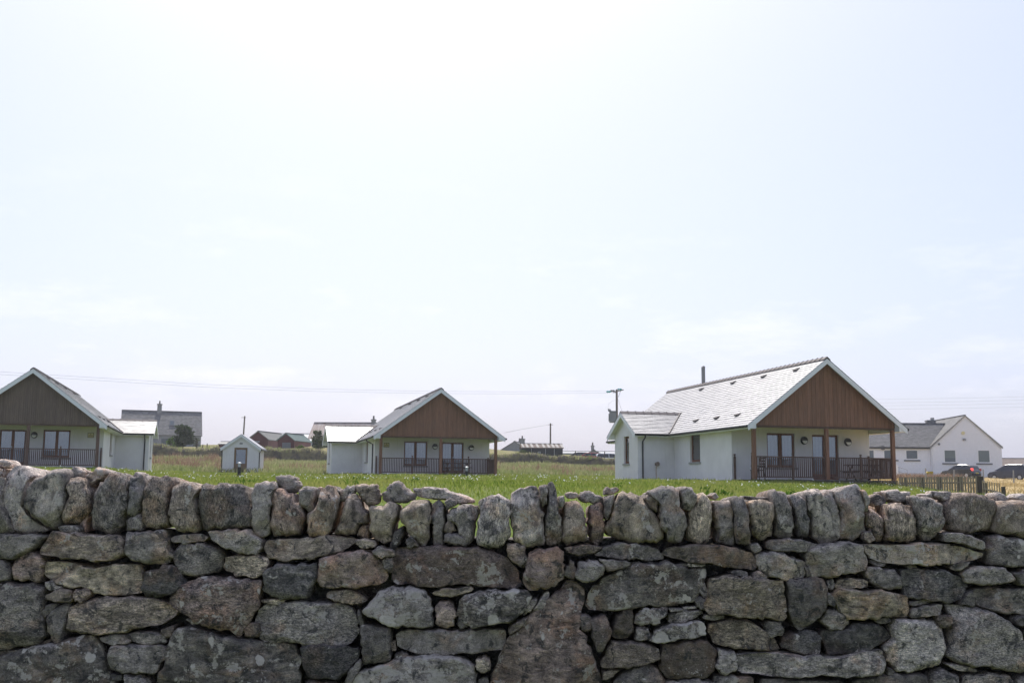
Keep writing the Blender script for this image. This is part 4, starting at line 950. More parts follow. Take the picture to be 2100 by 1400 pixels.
def chimney(parent, x, y, z0, z1, w_=.7, d_=.5, mat='greywall', pots=1):
    c = MB().box(x - w_ / 2, x + w_ / 2, y - d_ / 2, y + d_ / 2, z0, z1); c.box(x - w_ / 2 - .07, x + w_ / 2 + .07, y - d_ / 2 - .07, y + d_ / 2 + .07, z1 - .16, z1 - .04)
    co = c.build('chimney', M[mat], parent)
    for k in range(pots):
        px_ = x + (k - (pots - 1) / 2) * .36
        MB().tube([(px_, y, z1 - .02), (px_, y, z1 + .45)], [.13, .11], 10).build('chimney_pot', M['ridge'], co)
    return co
def mpp(Y): return Y / F      # metres per photograph pixel at that distance
# house on the rise, with skylights
Y = 160; s = mpp(Y); p = pix(247, 917, Y); hw = 142 * s / .9
r, ro = gabled('stone_house', 'grey house with skylights and one chimney, behind the dark conifer', 'house', p, math.radians(19), hw, 6.6, 2.0, 3.55, 'x', 'greywall', 'old_slate', .15, 16, seed=71)
chimney(ro, 73 * s, 3.3, 4.9, 6.75, .65, .6)
for x, z, n_w in ((100, 3.25, 10.5), (36, 3.3, 10)):
    u0 = (x - 6.0) * s; k = 3.55 / 3.3
    f = lambda u, v, d, k=k: (u, (v - 2.0) / k - d * .6, v + .13 - d * -.02)
    a = [(u0, z), (u0 + n_w * s, z), (u0 + n_w * s, z + .85), (u0, z + .85)]
    sk = MB(); sk.add([(q[0], (q[1] - 2.0) / k - .10, q[1] + .16) for q in a] + [(q[0], (q[1] - 2.0) / k + .1, q[1] + .0) for q in a], [(0, 1, 2, 3), (7, 6, 5, 4), (0, 4, 5, 1), (1, 5, 6, 2), (2, 6, 7, 3), (3, 7, 4, 0)])
    sko = sk.build('skylight', M['lead'], ro)
    b = [(u0 + .08, z + .1), (u0 + n_w * s - .08, z + .1), (u0 + n_w * s - .08, z + .75), (u0 + .08, z + .75)]
    MB().add([(q[0], (q[1] - 2.0) / k - .115, q[1] + .172) for q in b], [(0, 1, 2, 3)]).build('pane', M['pane_far'], sko)
far_window(r, lambda u, v, d: (u, d, v), 78 * s, 94 * s, .55, 1.45, 'lead', 'concrete')
far_window(r, lambda u, v, d: (u, d, v), 20 * s, 36 * s, .55, 1.45, 'lead', 'concrete')
# red boarded sheds
Y = 150; s = mpp(Y)
p = pix(508, 920, Y); r, ro = gabled('boathouse_shed', 'dark red boarded shed with brownish grey sheet roof', 'shed', p, math.radians(-14), 44 * s / .97, 6.5, 18.5 * s, 16 * s, 'y', 'redwood', 'greyroof', .14, sidewall='lit_redwood', sheet=.5)
MB().box(15 * s, 26 * s, -.03, -.001, 13 * s, 16 * s).build('vent_panel', M['greywall'], r)
p = pix(569, 921, Y - 4); r, ro = gabled('boathouse_shed', 'smaller dark red boarded shed with green sheet roof and wide doors', 'shed', p, math.radians(-14), 34.5 * s / .97, 5.2, 17.5 * s, 13 * s, 'y', 'redwood', 'greenroof', .14, sidewall='lit_redwood', sheet=.5)
for k in (0, 1): MB().box((10 + k * 9.3) * s, (19 + k * 9.3) * s, -.04, -.001, -.1, 13.5 * s).build('door', M['lead'], r)
p = pix(556, 918, 166); s = mpp(166); r, ro = gabled('long_barn', 'long blue grey sheet roofed barn behind the red sheds', 'barn', p, math.radians(-1), 82 * s, 7, 12 * s, 18 * s, 'x', 'palewall', 'blueroof', .2, sheet=.6)
far_window(r, lambda u, v, d: (u, d, v), 66 * s, 70 * s, .35, .8, 'white', None); far_window(r, lambda u, v, d: (u, d, v), 73 * s, 77 * s, .35, .8, 'white', None)
p = pix(640, 918, 142); s = mpp(142); r, ro = gabled('croft_house', 'low house with rusty corrugated roof behind the middle cottage', 'house', p, math.radians(-5), 142 * s, 4.8, 23 * s, 29 * s, 'x', 'tarred', 'rust', .45, sheet=.35)
chimney(ro, 118 * s, 2.4, 50 * s, 61 * s, 8 * s, .5, 'greywall', 1)
# roof seen over the field wall at the left of the shed
p = pix(448, 921, 150); s = mpp(150); gabled('hut', 'small hut with pale sheet roof half hidden by the tiny shed', 'hut', p, 0, 34 * s, 3, 10 * s, 5 * s, 'x', 'redwood', 'greyroof', .1)
# middle distance, between the middle and right cottages
p = pix(1024, 934, 172); s = mpp(172); r, ro = gabled('croft_house', 'grey stone croft house with two chimneys behind the tarred byre', 'house', p, math.radians(-10), 62 * s, 8, 9 * s, 19 * s, 'y', 'greywall', 'old_slate', .1, 8, seed=81)
chimney(ro, 46 * s, .6, 18 * s, 35 * s, 9.5 * s, .6, 'greywall', 1); chimney(ro, 28 * s, 7.2, 24 * s, 34 * s, 7 * s, .6, 'greywall', 2)
p = pix(1070, 935, 140); s = mpp(140); yw = math.radians(3)
r, ro = gabled('byre', 'long black tarred byre with brown roof sheets and pale strips', 'barn', p, yw, 84 * s, 3.4, 16.5 * s, 8.5 * s, 'x', 'tarred', 'oldsheet', .1)
k = 8.5 * s / 1.7
for i, xx in enumerate((2, 10, 20, 31.5, 44, 54, 63.5, 72, 82)):
    wv = .28 if i else .2; u0 = xx * s
    MB().add([(u0, -.1 + 0, 16.5 * s - .1 * k + .12), (u0 + wv, -.1, 16.5 * s - .1 * k + .12), (u0 + wv - .15, 1.7, 25 * s + .12), (u0 - .15, 1.7, 25 * s + .12), (u0, -.1, 16.5 * s - .1 * k + .15), (u0 + wv, -.1, 16.5 * s - .1 * k + .15), (u0 + wv - .15, 1.7, 25 * s + .15), (u0 - .15, 1.7, 25 * s + .15)],
             [(0, 1, 2, 3), (7, 6, 5, 4), (0, 4, 5, 1), (1, 5, 6, 2), (2, 6, 7, 3), (3, 7, 4, 0)]).build('roof_strip', M['palesheet'], ro)
far_window(r, lambda u, v, d: (u, d, v), 33 * s, 39 * s, 5 * s, 10 * s, 'greywall', None)
for xx in (19, 48, 66): MB().box(xx * s, xx * s + .08, -.03, -.001, 0, 16 * s).build('wall_batten', M['greywall'], r)
p = pix(1155, 938, 168); s = mpp(168); gabled('long_house', 'long low pale roofed building behind the field bank', 'building', p, math.radians(-1), 118 * s, 6, 8 * s, 5 * s, 'x', 'palewall', 'palewall', .1)
p = pix(1199, 938, 160); s = mpp(160); r, ro = gabled('croft_house', 'small grey gabled house with single end chimney behind the field bank', 'house', p, math.radians(-6), 38 * s, 6, 5 * s, 9.5 * s, 'y', 'greywall', 'old_slate', .1, 6, seed=85)
chimney(ro, 16 * s, .6, 9 * s, 25 * s, 6 * s, .6, 'greywall', 1)
p = pix(2056, 984, 185); s = mpp(185); gabled('outbuilding', 'plain outbuilding with brownish grey roof beyond the parked cars', 'building', p, math.radians(-8), 56 * s, 6, 28 * s, 16 * s, 'x', 'greywall', 'oldsheet', .15)
# ------------------------------------------------------------------ white house on the right
Y = 128; s = mpp(Y); p = pix(1912, 981, Y); yw = math.radians(-3)
r, ro = gabled('white_house', 'large white harled house with dark slate wing behind the parked cars', 'house', p, yw, 141 * s, 12.5, 65 * s, 62.5 * s, 'y', 'harl', 'old_slate', .12, 26, seed=91)
chimney(ro, 1.95, 5.8, 5.3, 7.15, 1.0, .8, 'lead', 0); MB().box(2.0, 2.35, 5.6, 6.0, 7.151, 7.45).build('chimney_pot', M['concrete'], ro)
for a, b in ((24.5, 50), (92, 118)):
    w_ = far_window(r, lambda u, v, d: (u, d, v), a * s, b * s, 32 * s, 59.5 * s, 'white', 'lead', 'pane_far', .12)
    MB().box((a + 2.1) * s, (b - 2.1) * s, -.012, -.0065, (42 if a < 50 else 34.1) * s, 57.3 * s).build('blind', M['dimblind'], w_)
MB().tube([(65.5 * s, -.10, 93 * s), (65.5 * s, 0, 93 * s)], .20, 14).build('alarm_box', M['plaque'], r)
MB().box(64.5 * s, 69.5 * s, -.16, 0, 77.5 * s, 82 * s).build('flood_lamp', M['greywall'], r)
MB().tube([(16 * s, -.12, 70 * s), (16 * s, 0, 70 * s)], .13, 10).build('vent_outlet', M['lead'], r)
for x in (2.2 * s,): MB().tube([(x, -.06, 0), (x, -.06, 63 * s)], .045, 8).build('downpipe', M['white'], r)
for sx in (0, 1):
    X = (lambda x: 141 * s - x) if sx else (lambda x: x)
    MB().prism([(X(-.12), 65 * s - .1), (X(70.5 * s), 127.5 * s + .12), (X(70.5 * s), 127.5 * s - .02), (X(-.10), 65 * s - .24)], -.14, -.121, 'y').build('verge', M['concrete'], ro)
# its wing: ridge runs across the view
wl = 15.5; wz = 65 * s; wrise = 49 * s; wy0 = .35; wd = 7.2
MB().prism([(wy0, -.6), (wy0 + wd, -.6), (wy0 + wd, wz), (wy0 + wd / 2, wz + wrise - .1), (wy0, wz)], -wl, -.004, 'x').build('wing_wall', M['harl'], r)
kk = wrise / (wd / 2); Vs, Qs = [], []; wr = MB()
for s_ in (0, 1):
    def P(u, v, up=0):
        c = -.2 + (wd / 2 + .2) * u; z = wz - kk * .2 + kk * (wd / 2 + .2) * u + up; c = wd - c if s_ else c
        return (v, wy0 + c, z + .01)
    xe = lambda u: -.1 + u * (wrise / (62.5 * s) * 70.5 * s)
    wr.add([P(0, -wl - .2), P(1, -wl - .2), P(1, xe(1)), P(0, xe(0)), P(0, -wl - .2, .1), P(1, -wl - .2, .1), P(1, xe(1), .1), P(0, xe(0), .1)], [(0, 1, 2, 3), (7, 6, 5, 4), (0, 4, 5, 1), (1, 5, 6, 2), (2, 6, 7, 3), (3, 7, 4, 0)])
    v, q = slates(lambda u: (P(u, -wl - .2, .1), P(u, xe(u), .1)), 21, 0, .36, 95 + s_, .03); Qs += [tuple(i + len(Vs) for i in f) for f in q]; Vs += v
wo = wr.build('wing_roof', M['old_slate'], r); o = link('slates', np_mesh('slates', Vs, Qs, M['old_slate']), wo); o['kind'] = 'stuff'
MB().box(-wl - .2, xe(1), wy0 + wd / 2 - .12, wy0 + wd / 2 + .12, wz + wrise + .1, wz + wrise + .18).build('ridge_cap', M['lead'], wo)
MB().tube([(-wl - .2, wy0 - .26, wz - .2), (-.12, wy0 - .26, wz - .2)], .07, 8).build('gutter', M['gutter'], wo)
for a, b in ((-50.5, -24), (-95, -68), (-128, -112), (-165, -140)):
    far_window(r, lambda u, v, d: (u, wy0 + d, v), a * s, b * s, 38 * s, 59 * s, 'white', 'lead', 'pane_far', .13)
MB().tube([(-96 * s, wy0 - .2, 62 * s), (-96 * s, wy0, 62 * s)], [.28, .2], 12).build('wall_lamp', M['lead'], r)
# ramp with handrail at its side door
rr = empty('access_ramp', pix(1836, 985, 122), math.radians(-3)); s = mpp(122); tag(rr, 'concrete access ramp with steel handrail and white gate panel beside the white house', 'ramp')
MB().prism([(0, -.5), (36 * s, -.5), (36 * s, .05), (14 * s, .55), (0, .55)], 1.0, 2.6, 'y').build('ramp_slab', M['concrete'], rr)
for z in (.45, .95):
    MB().tube([(-12 * s, 1.0, .55 + z), (14 * s, 1.0, .55 + z), (30 * s, 1.0, .25 + z), (30 * s, 1.0, .0)], .03, 6).build('handrail', M['steel'], rr)
for x, z in ((-12, .5), (0, .5), (14, .5)): MB().tube([(x * s, 1.0, z), (x * s, 1.0, 1.5)], .03, 6).build('rail_post', M['steel'], rr)
MB().box(5 * s, 11 * s, .9, .98, .3, 1.75).build('gate_panel', M['white'], rr)
gb_ = pix(1901, 978, 112); s = mpp(112); r = empty('grit_bin', gb_, math.radians(-5)); tag(r, 'yellow plastic grit bin standing beside the white house', 'bin')
MB().prism([(.06, -.4), (12.2 * s - .06, -.4), (12.2 * s, 8.5 * s), (0, 8.5 * s)], 0, .6, 'y').build('bin_body', M['yellow'], r)
MB().prism([(-.03, 8.6 * s), (12.2 * s + .03, 8.6 * s), (12.2 * s, 11.6 * s), (.12, 11.6 * s)], -.04, .64, 'y').build('bin_lid', M['yellow'], r)
# ------------------------------------------------------------------ cars
def car(loc, heading, label, paint_m, kind='hatch', brake=False):
    """local +x is forward"""
    r = empty('parked_car', loc, heading); tag(r, label, 'car', 'parked cars')
    L, Wd = (4.0, 1.72) if kind == 'hatch' else (4.5, 1.82); H = 1.48 if kind == 'hatch' else 1.70; hw = Wd / 2
    if kind == 'hatch':
        low = [(-1.98, .32), (-2.0, .55), (-1.95, .90), (-1.80, 1.0), (.75, .96), (1.75, .80), (1.97, .62), (1.98, .35), (1.8, .2), (-1.85, .2)]
        gh = [(-1.86, .97), (-1.62, 1.36), (-1.2, 1.46), (-.1, 1.48), (.25, 1.42), (1.05, .93)]
    else:
        low = [(-2.22, .34), (-2.25, .6), (-2.2, 1.02), (-2.1, 1.1), (1.0, 1.02), (1.95, .86), (2.2, .66), (2.22, .36), (2.05, .22), (-2.1, .22)]
        gh = [(-2.15, 1.08), (-1.98, 1.5), (-1.65, 1.67), (-.2, 1.70), (.3, 1.62), (1.45, 1.0)]
    def loft(prof, ws, name, mat, cen_z, parent=r, smooth=True):
        n = len(prof); V = []; f = []
        for y, sc, dz in ws:
            for (x, z) in prof: V.append((x * sc, y, (z - cen_z) * (1 - (1 - sc) * .6) + cen_z + dz))
        m_ = len(ws)
        for j in range(m_ - 1): f += [(j * n + k, j * n + (k + 1) % n, (j + 1) * n + (k + 1) % n, (j + 1) * n + k) for k in range(n)]
        f += [tuple(range(n)), tuple(range((m_ - 1) * n, m_ * n))]
        me = MB().add(V, f).mesh(name, M[mat]); return link(name, me, parent)
    b = loft(low, [(-hw, .955, 0), (-hw * .96, .985, 0), (-hw * .7, 1, 0), (hw * .7, 1, 0), (hw * .96, .985, 0), (hw, .955, 0)], 'body', paint_m, .6)
    # cabin: narrows towards the roof
    zt, zb = max(z for _, z in gh), gh[0][1]
    def inset(z): return hw * (.95 - .20 * (z - zb) / (zt - zb))
    n = len(gh); V = [(x, -inset(z), z) for x, z in gh] + [(x, inset(z), z) for x, z in gh]
    f = [tuple(range(n)), tuple(range(2 * n - 1, n - 1, -1))] + [(i, (i + 1) % n, n + (i + 1) % n, n + i) for i in range(n)]
    cab = MB().add(V, f).build('cabin', M[paint_m], r, bevel=.03)
    cx = sum(x for x, _ in gh) / n; cz = sum(z for _, z in gh) / n
    for sg in (-1, 1):      # side glass in two lights
        xs0, xs1 = gh[0][0] + .22, gh[-1][0] - .22; mid = (xs0 + xs1) / 2 - .1; zc0, zc1 = zb + .06, zt - .09
        def xl(z, back): # slope of the cabin ends
            (xa, za), (xb, zb_) = (gh[0], gh[1]) if back else (gh[-1], gh[-2]); return xa + (xb - xa) * min(1, max(0, (z - za) / (zb_ - za)))
        for a, bq in (((xl(zc0, 1) + .14, xl(zc1, 1) + .18), (mid - .03, mid - .03)), ((mid + .03, mid + .03), (xl(zc0, 0) - .16, xl(zc1, 0) - .12))):
            pts = [(a[0], zc0), (bq[0], zc0), (bq[1], zc1), (a[1], zc1)]
            MB().add([(x, sg * (inset(z) + .006), z) for x, z in pts] + [(x, sg * (inset(z) - .02), z) for x, z in pts], [(0, 1, 2, 3), (7, 6, 5, 4), (0, 4, 5, 1), (1, 5, 6, 2), (2, 6, 7, 3), (3, 7, 4, 0)]).build('side_window', M['carglass'], cab)
    for (i, j, nm, sgn) in ((0, 1, 'rear_window', -1), (n - 1, n - 2, 'windscreen', 1)):
        (xa, za), (xb, zb_) = gh[i], gh[j]; q = lambda t: (xa + (xb - xa) * t + sgn * .008, za + (zb_ - za) * t + .004)
        (x0, z0), (x1, z1) = q(.12), q(.95)
        MB().add([(x0, -inset(z0) + .08, z0), (x0, inset(z0) - .08, z0), (x1, inset(z1) - .08, z1), (x1, -inset(z1) + .08, z1)], [(0, 1, 2, 3)]).build(nm, M['carglass'], cab)
    for x in (L * -.315, L * .31):
        for sg in (-1, 1):
            MB().tube([(x, sg * (hw - .19), .31), (x, sg * (hw + .005), .31)], .31, 20).build('wheel_tyre', M['tyre'], r)
            MB().tube([(x, sg * (hw - .01), .31), (x, sg * (hw + .012), .31)], .20, 16).build('wheel_rim', M['alloy'], r)
    xr = low[1][0]
    for sg in (-1, 1):
        zt0, zt1 = (.80, 1.08) if kind == 'hatch' else (.75, 1.3)
        MB().box(xr + .0, xr + .24, min(sg * hw * .72, sg * hw * .985), max(sg * hw * .72, sg * hw * .985), zt0, zt1).build('tail_lamp', M['brake' if brake and sg == 1 else 'taillight'], r, bevel=.03)
        MB().box(-xr - .28, -xr - .06, min(sg * hw * .55, sg * hw * .93), max(sg * hw * .55, sg * hw * .93), .60, .76).build('headlamp', M['lampw'], r, bevel=.03)
        MB().box(.55, .72, min(sg * hw * .9, sg * (hw + .17)), max(sg * hw * .9, sg * (hw + .17)), .93, 1.06).build('mirror', M[paint_m], r, bevel=.02)
    MB().box(xr - .02, xr + .03, -.26, .26, .52 if kind == 'hatch' else .58, .63 if kind == 'hatch' else .69).build('number_plate', M['plate'], r)
    MB().box(xr - .03, xr + .1, -hw * .85, hw * .85, .30, .42).build('bumper', M['tyre'], r, bevel=.03)
    return r
def gpt(x, Y, y0=985):
    p = pix(x, y0, Y); return Vector((p.x, p.y, gz(p.x, p.y)))
p = pix(1971, 980.5, 121); car(p, math.radians(90 + 33), 'charcoal hatchback with a lit brake lamp beside the white house', 'car_dark', 'hatch', True)
p = pix(2074, 984.5, 118); car(p, math.radians(90 + 37), 'navy blue people carrier parked past the charcoal hatchback', 'car_navy', 'mpv')
p = pix(1183, 950.5, 142); car(p, math.radians(175), 'dark car whose roof just shows over the bank', 'car_dark')
p = pix(1205, 951.5, 140); car(p, math.radians(178), 'red car whose roof just shows over the bank', 'car_red')
p = pix(1254, 957, 138); car(p, math.radians(5), 'white car whose roof just shows over the bank', 'car_white', 'mpv')
# ------------------------------------------------------------------ picket fence
fr_ = empty('picket_fence', pix(1843, 1000, 46)); tag(fr_, 'pale timber picket fence with dark posts beside the lawn', 'fence')
def L2(p): return p - fr_.location
pk = MB().prism([(-.037, 0), (.037, 0), (.037, 1.08), (-.037, 1.08)], -.011, .011, 'y').mesh('picket', M['picket'])
def run(a, b, n, posts, zjit=.006, deep=1.05):
    a, b = L2(a), L2(b); d = b - a; az = math.atan2(d.y, d.x); nrm = Vector((-math.sin(az), math.cos(az), 0))
    for k in range(n):
        t = (k + .5) / n; o = link('picket', pk, fr_); q = a + d * t; o.location = (q.x, q.y, q.z - deep + random.uniform(-zjit, zjit)); o.rotation_euler = (0, random.uniform(-.012, .012), az)
    for dz in (-.22, -.68):
        A, Bq = a + nrm * .045 + Vector((0, 0, dz)), b + nrm * .045 + Vector((0, 0, dz))
        MB().tube([A, Bq], .035, 4).build('fence_rail', M['darkwood'], fr_)
    for t in posts:
        q = a + d * t + nrm * .11; MB().box(q.x - .06, q.x + .06, q.y - .05, q.y + .05, q.z - 1.3, q.z + .02).build('fence_post', M['darkwood'], fr_)
pA, pB = pix(1843, 979.5, 47.6), pix(2004, 977.5, 44.5); run(pA, pB, 31, (.07, .29, .51, .77, .985))
pC, pD = pix(2012, 983, 44.3), pix(2016, 990, 44.1)
run(pix(2013, 990.5, 44.0), pix(2052, 998.5, 41.5), 8, (.02, .98), deep=.95)
q = L2(pix(2010, 977, 44.4)); MB().box(q.x - .09, q.x + .09, q.y - .08, q.y + .08, q.z - 1.3, q.z + .02).build('fence_post', M['darkwood'], fr_)
for x, y, Y, hh, lab in ((2017, 983, 88, 21, 'slender pale post standing between the two parked cars'), (2079, 984, 86, 20, 'slender pale post standing in front of the navy people carrier'), (1957, 979, 92, 16, 'slender pale post standing in front of the charcoal hatchback'), (1899, 977, 95, 17, 'slender pale post standing beside the yellow grit bin')):
    p = pix(x, y, Y); s = mpp(Y); o = MB().tube([(0, 0, -.5), (0, 0, hh * s)], [.06, .055], 8).build('stock_post', M['concrete']); o.location = p
    tag(o, lab, 'post', 'verge posts before the white house')
# ------------------------------------------------------------------ poles and wires
Yp = 112; s = mpp(Yp); p = pix(1265.5, 958, Yp); pr = empty('power_pole', p); tag(pr, 'tall timber power pole carrying a grey transformer and crossarm', 'pole')
def up(py): return (958 - py) * s
MB().tube([(0, 0, -1), (0, 0, up(799))], [.15, .105], 12).build('pole_shaft', M['pole'], pr)
arm = MB(); arm.tube([(-8 * s, -.5, up(806)), (16 * s, 1.0, up(797.5))], .05, 6); arm.build('crossarm', M['pole'], pr)
MB().tube([(3.5 * s, .1, up(814)), (9.5 * s, .6, up(800))], .03, 6).build('brace', M['steel'], pr)
for dx, py, dy in ((-18.5, 805.5, -1.0), (-9, 802, -.2), (6.5, 798, .3)):
    MB().tube([(dx * s - .25, dy, up(py)), (dx * s - .1, dy, up(py)), (dx * s, dy, up(py)), (dx * s + .1, dy, up(py)), (dx * s + .25, dy, up(py))], [.04, .12, .07, .12, .04], 10).build('insulator', M['insul'] if dx != -9 else M['lead'], pr)
    MB().tube([(dx * s + .2, dy, up(py)), (0, 0, up(py + .5))], .02, 5).build('link', M['steel'], pr)
tb = MB(); x0, x1 = -15 * s, -1.8 * s; tb.box(x0, x1, -.45, .35, up(867), up(846)); tro = tb.build('transformer', M['transf'], pr, bevel=.03)
MB().box(x0 + .0, x1 + .02, -.5, .4, up(845.9), up(843.5)).build('transformer_lid', M['transf'], tro)
for k in range(5): MB().box(x0 - .08, x0 - .002, -.38 + k * .15, -.33 + k * .15, up(864), up(849)).build('cooling_fin', M['transf'], tro)
for dx in (-14.5, -11.5): MB().tube([(dx * s, -.3, up(845)), ((dx - 2.5) * s, -.35, up(843)), ((dx - 4) * s, -.38, up(839))], [.07, .09, .03], 8).build('bushing', M['lead'], tro)
MB().tube([(-2 * s, 0, up(821)), (-9 * s, -.2, up(822.5)), (-17 * s, -.3, up(829)), (-19 * s, -.35, up(840))], .012, 5).build('jumper_wire', M['wire'], pr)
MB().tube([(1 * s, 0, up(815)), (13 * s, .3, up(848))], .012, 5).build('stay_wire', M['wire'], pr)
for i, (pts) in enumerate((((-60, 757), (0, 762), (210, 775), (420, 788), (640, 797), (850, 801.5), (1050, 803), (1256, 801)), ((-60, 763), (0, 767.5), (210, 780.5), (420, 793.5), (640, 802), (850, 806), (1050, 807.5), (1247, 805.5)))):
    P = [pix(x, y, 70 + (112 - 70) * ((x + 60) / 1316)) for x, y in pts]
    o0 = P[0].copy(); w_ = MB().tube([q - o0 for q in P], .008, 5).build('power_line', M['wire']); w_.location = o0; tag(w_, ('thin overhead wire hung from the crossarm, upper of the pair to the power pole', 'thin overhead wire strung from the outer insulator, lower of the pair to the power pole')[i], 'wire', 'overhead wires')
for i, (ya, yb) in enumerate(((818.3, 813), (825.5, 820), (831.3, 827), (838.5, 834.5))):
    P = [pix(x, ya + (yb - ya) * ((x - 1800) / 300) ** 1.6 if x > 1800 else ya + .3, 140 - (x - 1700) * .03) for x in (1700, 1800, 1900, 2000, 2100, 2200)]
    o0 = P[0].copy(); w_ = MB().tube([q - o0 for q in P], .008, 5).build('power_line', M['wire']); w_.location = o0; tag(w_, ('topmost', 'second highest', 'third highest', 'lowest')[i] + ' of four thin overhead wires passing above the white house', 'wire', 'overhead wires past the white house')
for x, yb, yt, Y, lab in ((497.5, 918, 853, 158, 'plain slim pole rising behind the tiny shed'), (1128.7, 934, 868, 150, 'slim pole standing behind the tarred byre')):
    p = pix(x, yb, Y); s = mpp(Y); r = empty('telephone_pole', p); tag(r, lab, 'pole', 'slim telephone poles')
    MB().tube([(0, 0, -.5), (.12 if x < 600 else 0, 0, (yb - yt) * s)], [.13, .10], 8).build('pole_shaft', M['pole'], r)
    MB().tube([(-.35, 0, (yb - yt - 3) * s), (.35, 0, (yb - yt - 3) * s)], .035, 6).build('crossarm', M['pole'], r)
P = [pix(*c) for c in ((1034, 887, 100), (1080, 878, 124), (1128.5, 870, 150))]; o0 = P[-1].copy(); w_ = MB().tube([q - o0 for q in P], .018, 5).build('telephone_wire', M['wire']); w_.location = o0; tag(w_, 'thin wire leading down from the pole behind the byre', 'wire')
# ------------------------------------------------------------------ porch furniture
def porch_chair(root, x, y, rz, label):
    m4 = root.matrix_world if False else Matrix.Translation(root.location) @ Matrix.Rotation(root.rotation_euler.z, 4, 'Z') @ Matrix.Diagonal((*root.scale, 1))
    r = empty('porch_chair', m4 @ Vector((x, y, .09)), root.rotation_euler.z + rz); tag(r, label, 'chair')
    MB().box(-.24, .24, -.24, .22, .40, .44).build('seat', M['darkwood'], r)
    for sx in (-.21, .21):
        MB().tube([(sx, -.2, 0), (sx, -.2, .42)], .022, 6).build('leg', M['darkwood'], r)
        MB().tube([(sx, .26, 0), (sx, .2, .42), (sx, .34, 1.05)], .024, 6).build('back_post', M['darkwood'], r)
        MB().tube([(sx, -.22, .62), (sx, .24, .62)], .02, 6).build('arm_rest', M['darkwood'], r)
    for k in range(4): MB().box(-.2, .2, .215 + .03 * k, .235 + .03 * k, .55 + .13 * k, .62 + .13 * k).build('back_slat', M['darkwood'], r)
porch_chair(cR, .75, 1.1, math.radians(-80), 'dark slatted porch chair by the side opening of the flue cottage')
def porch_bench(root, x, y, rz, label):
    m4 = Matrix.Translation(root.location) @ Matrix.Rotation(root.rotation_euler.z, 4, 'Z') @ Matrix.Diagonal((*root.scale, 1))
    r = empty('picnic_bench', m4 @ Vector((x, y, .09)), root.rotation_euler.z + rz); tag(r, label, 'bench')
    for k in range(4): MB().box(-.8, .8, -.3 + k * .155, -.16 + k * .155, .70, .74).build('top_slat', M['darkwood'], r)
    for sx in (-.6, .6):
        MB().tube([(sx, -.45, 0), (sx, .2, .70)], .03, 6).build('leg', M['darkwood'], r); MB().tube([(sx, .45, 0), (sx, -.2, .70)], .03, 6).build('leg', M['darkwood'], r)
        MB().box(sx - .03, sx + .03, -.66, .66, .36, .42).build('cross_bar', M['darkwood'], r)
    for sy in (-.68, .56): MB().box(-.8, .8, sy, sy + .13, .42, .46).build('seat_plank', M['darkwood'], r)
porch_bench(cR, 6.2, 1.15, 0, 'dark picnic bench behind the railings of the flue cottage')
porch_bench(cC, 5.0, 1.1, 0, 'dark picnic bench behind the railings of the middle cottage')
# ------------------------------------------------------------------ field bank (turf dyke) across the back of the field
def bank():
    pts = [(-260, 118), (-40, 118), (200, 119), (330, 118), (420, 118), (560, 119), (660, 118), (800, 118.5), (1020, 118), (1130, 119), (1260, 118), (1420, 119), (1600, 120)]
    tops = {-260: 913, -40: 913, 200: 914, 330: 914, 420: 917, 560: 921, 660: 920, 800: 924, 1020: 929, 1130: 933.5, 1260: 937, 1420: 941, 1600: 946}
    A = [pix(x, tops[x], Y) for x, Y in pts]; n = 420; V = []; f = []; nr = 9
    xs_ = np.linspace(A[0].x, A[-1].x, n); ax = [a.x for a in A]
    yy = np.interp(xs_, ax, [a.y for a in A]); zz = np.interp(xs_, ax, [a.z for a in A]); g = ground(xs_, yy - 1.2)
    for i in range(n):
        x = xs_[i]; top = zz[i] + .42 * mnoise.fractal(Vector((x * .22, 3, 0)), 1, 2, 5) + .10 * math.sin(x * 1.1); b0 = g[i] - .3
        wob = .5 * mnoise.noise(Vector((x * .3, 9, 0)))
        for k in range(nr):
            t = k / (nr - 1)
            ang = t * math.pi; yo = -1.0 * math.cos(ang) * (1.15 if k in (0, nr - 1) else .8); zf = max(0, math.sin(ang)) ** .45
            p_ = Vector((x, yy[i] + yo + wob, b0 + (top - b0) * zf)); V.append(p_ + mnoise.noise_vector(p_ * 1.3) * .28 + mnoise.noise_vector(p_ * 3.7) * .10)
    f = [(i * nr + k, (i + 1) * nr + k, (i + 1) * nr + k + 1, i * nr + k + 1) for i in range(n - 1) for k in range(nr - 1)]
    m, nn, b = mat_new('turf_and_peat', .95, .05); gm = nn.nodes.new('ShaderNodeNewGeometry')
    f1 = noise(nn, gm.outputs['Position'], .9, 6, .7); f2 = noise(nn, gm.outputs['Position'], 4, 5, .7)
    c = mix(nn, ramp(nn, f1, [(.42, (0, 0, 0)), (.62, (1, 1, 1))]), mix(nn, f2, (.05, .043, .034), (.12, .105, .08)), mix(nn, f2, (.12, .11, .05), (.24, .21, .11)))
    nn.links.new(c, b.inputs['Base Color']); bump(nn, b, f2, .8, .15)
    me = bpy.data.meshes.new('earth_bank'); me.from_pydata(V, [], f); me.update(); me.polygons.foreach_set('use_smooth', [True] * len(me.polygons))
    r = empty('earth_bank', (0, 0, 0)); tag(r, 'low turf topped earth and stone bank across the back of the field', 'bank', kind='thing')
    link('bank_core', me, r, m)
    return r, xs_, yy, zz
bank_root, bx_, by_, bz_ = bank()
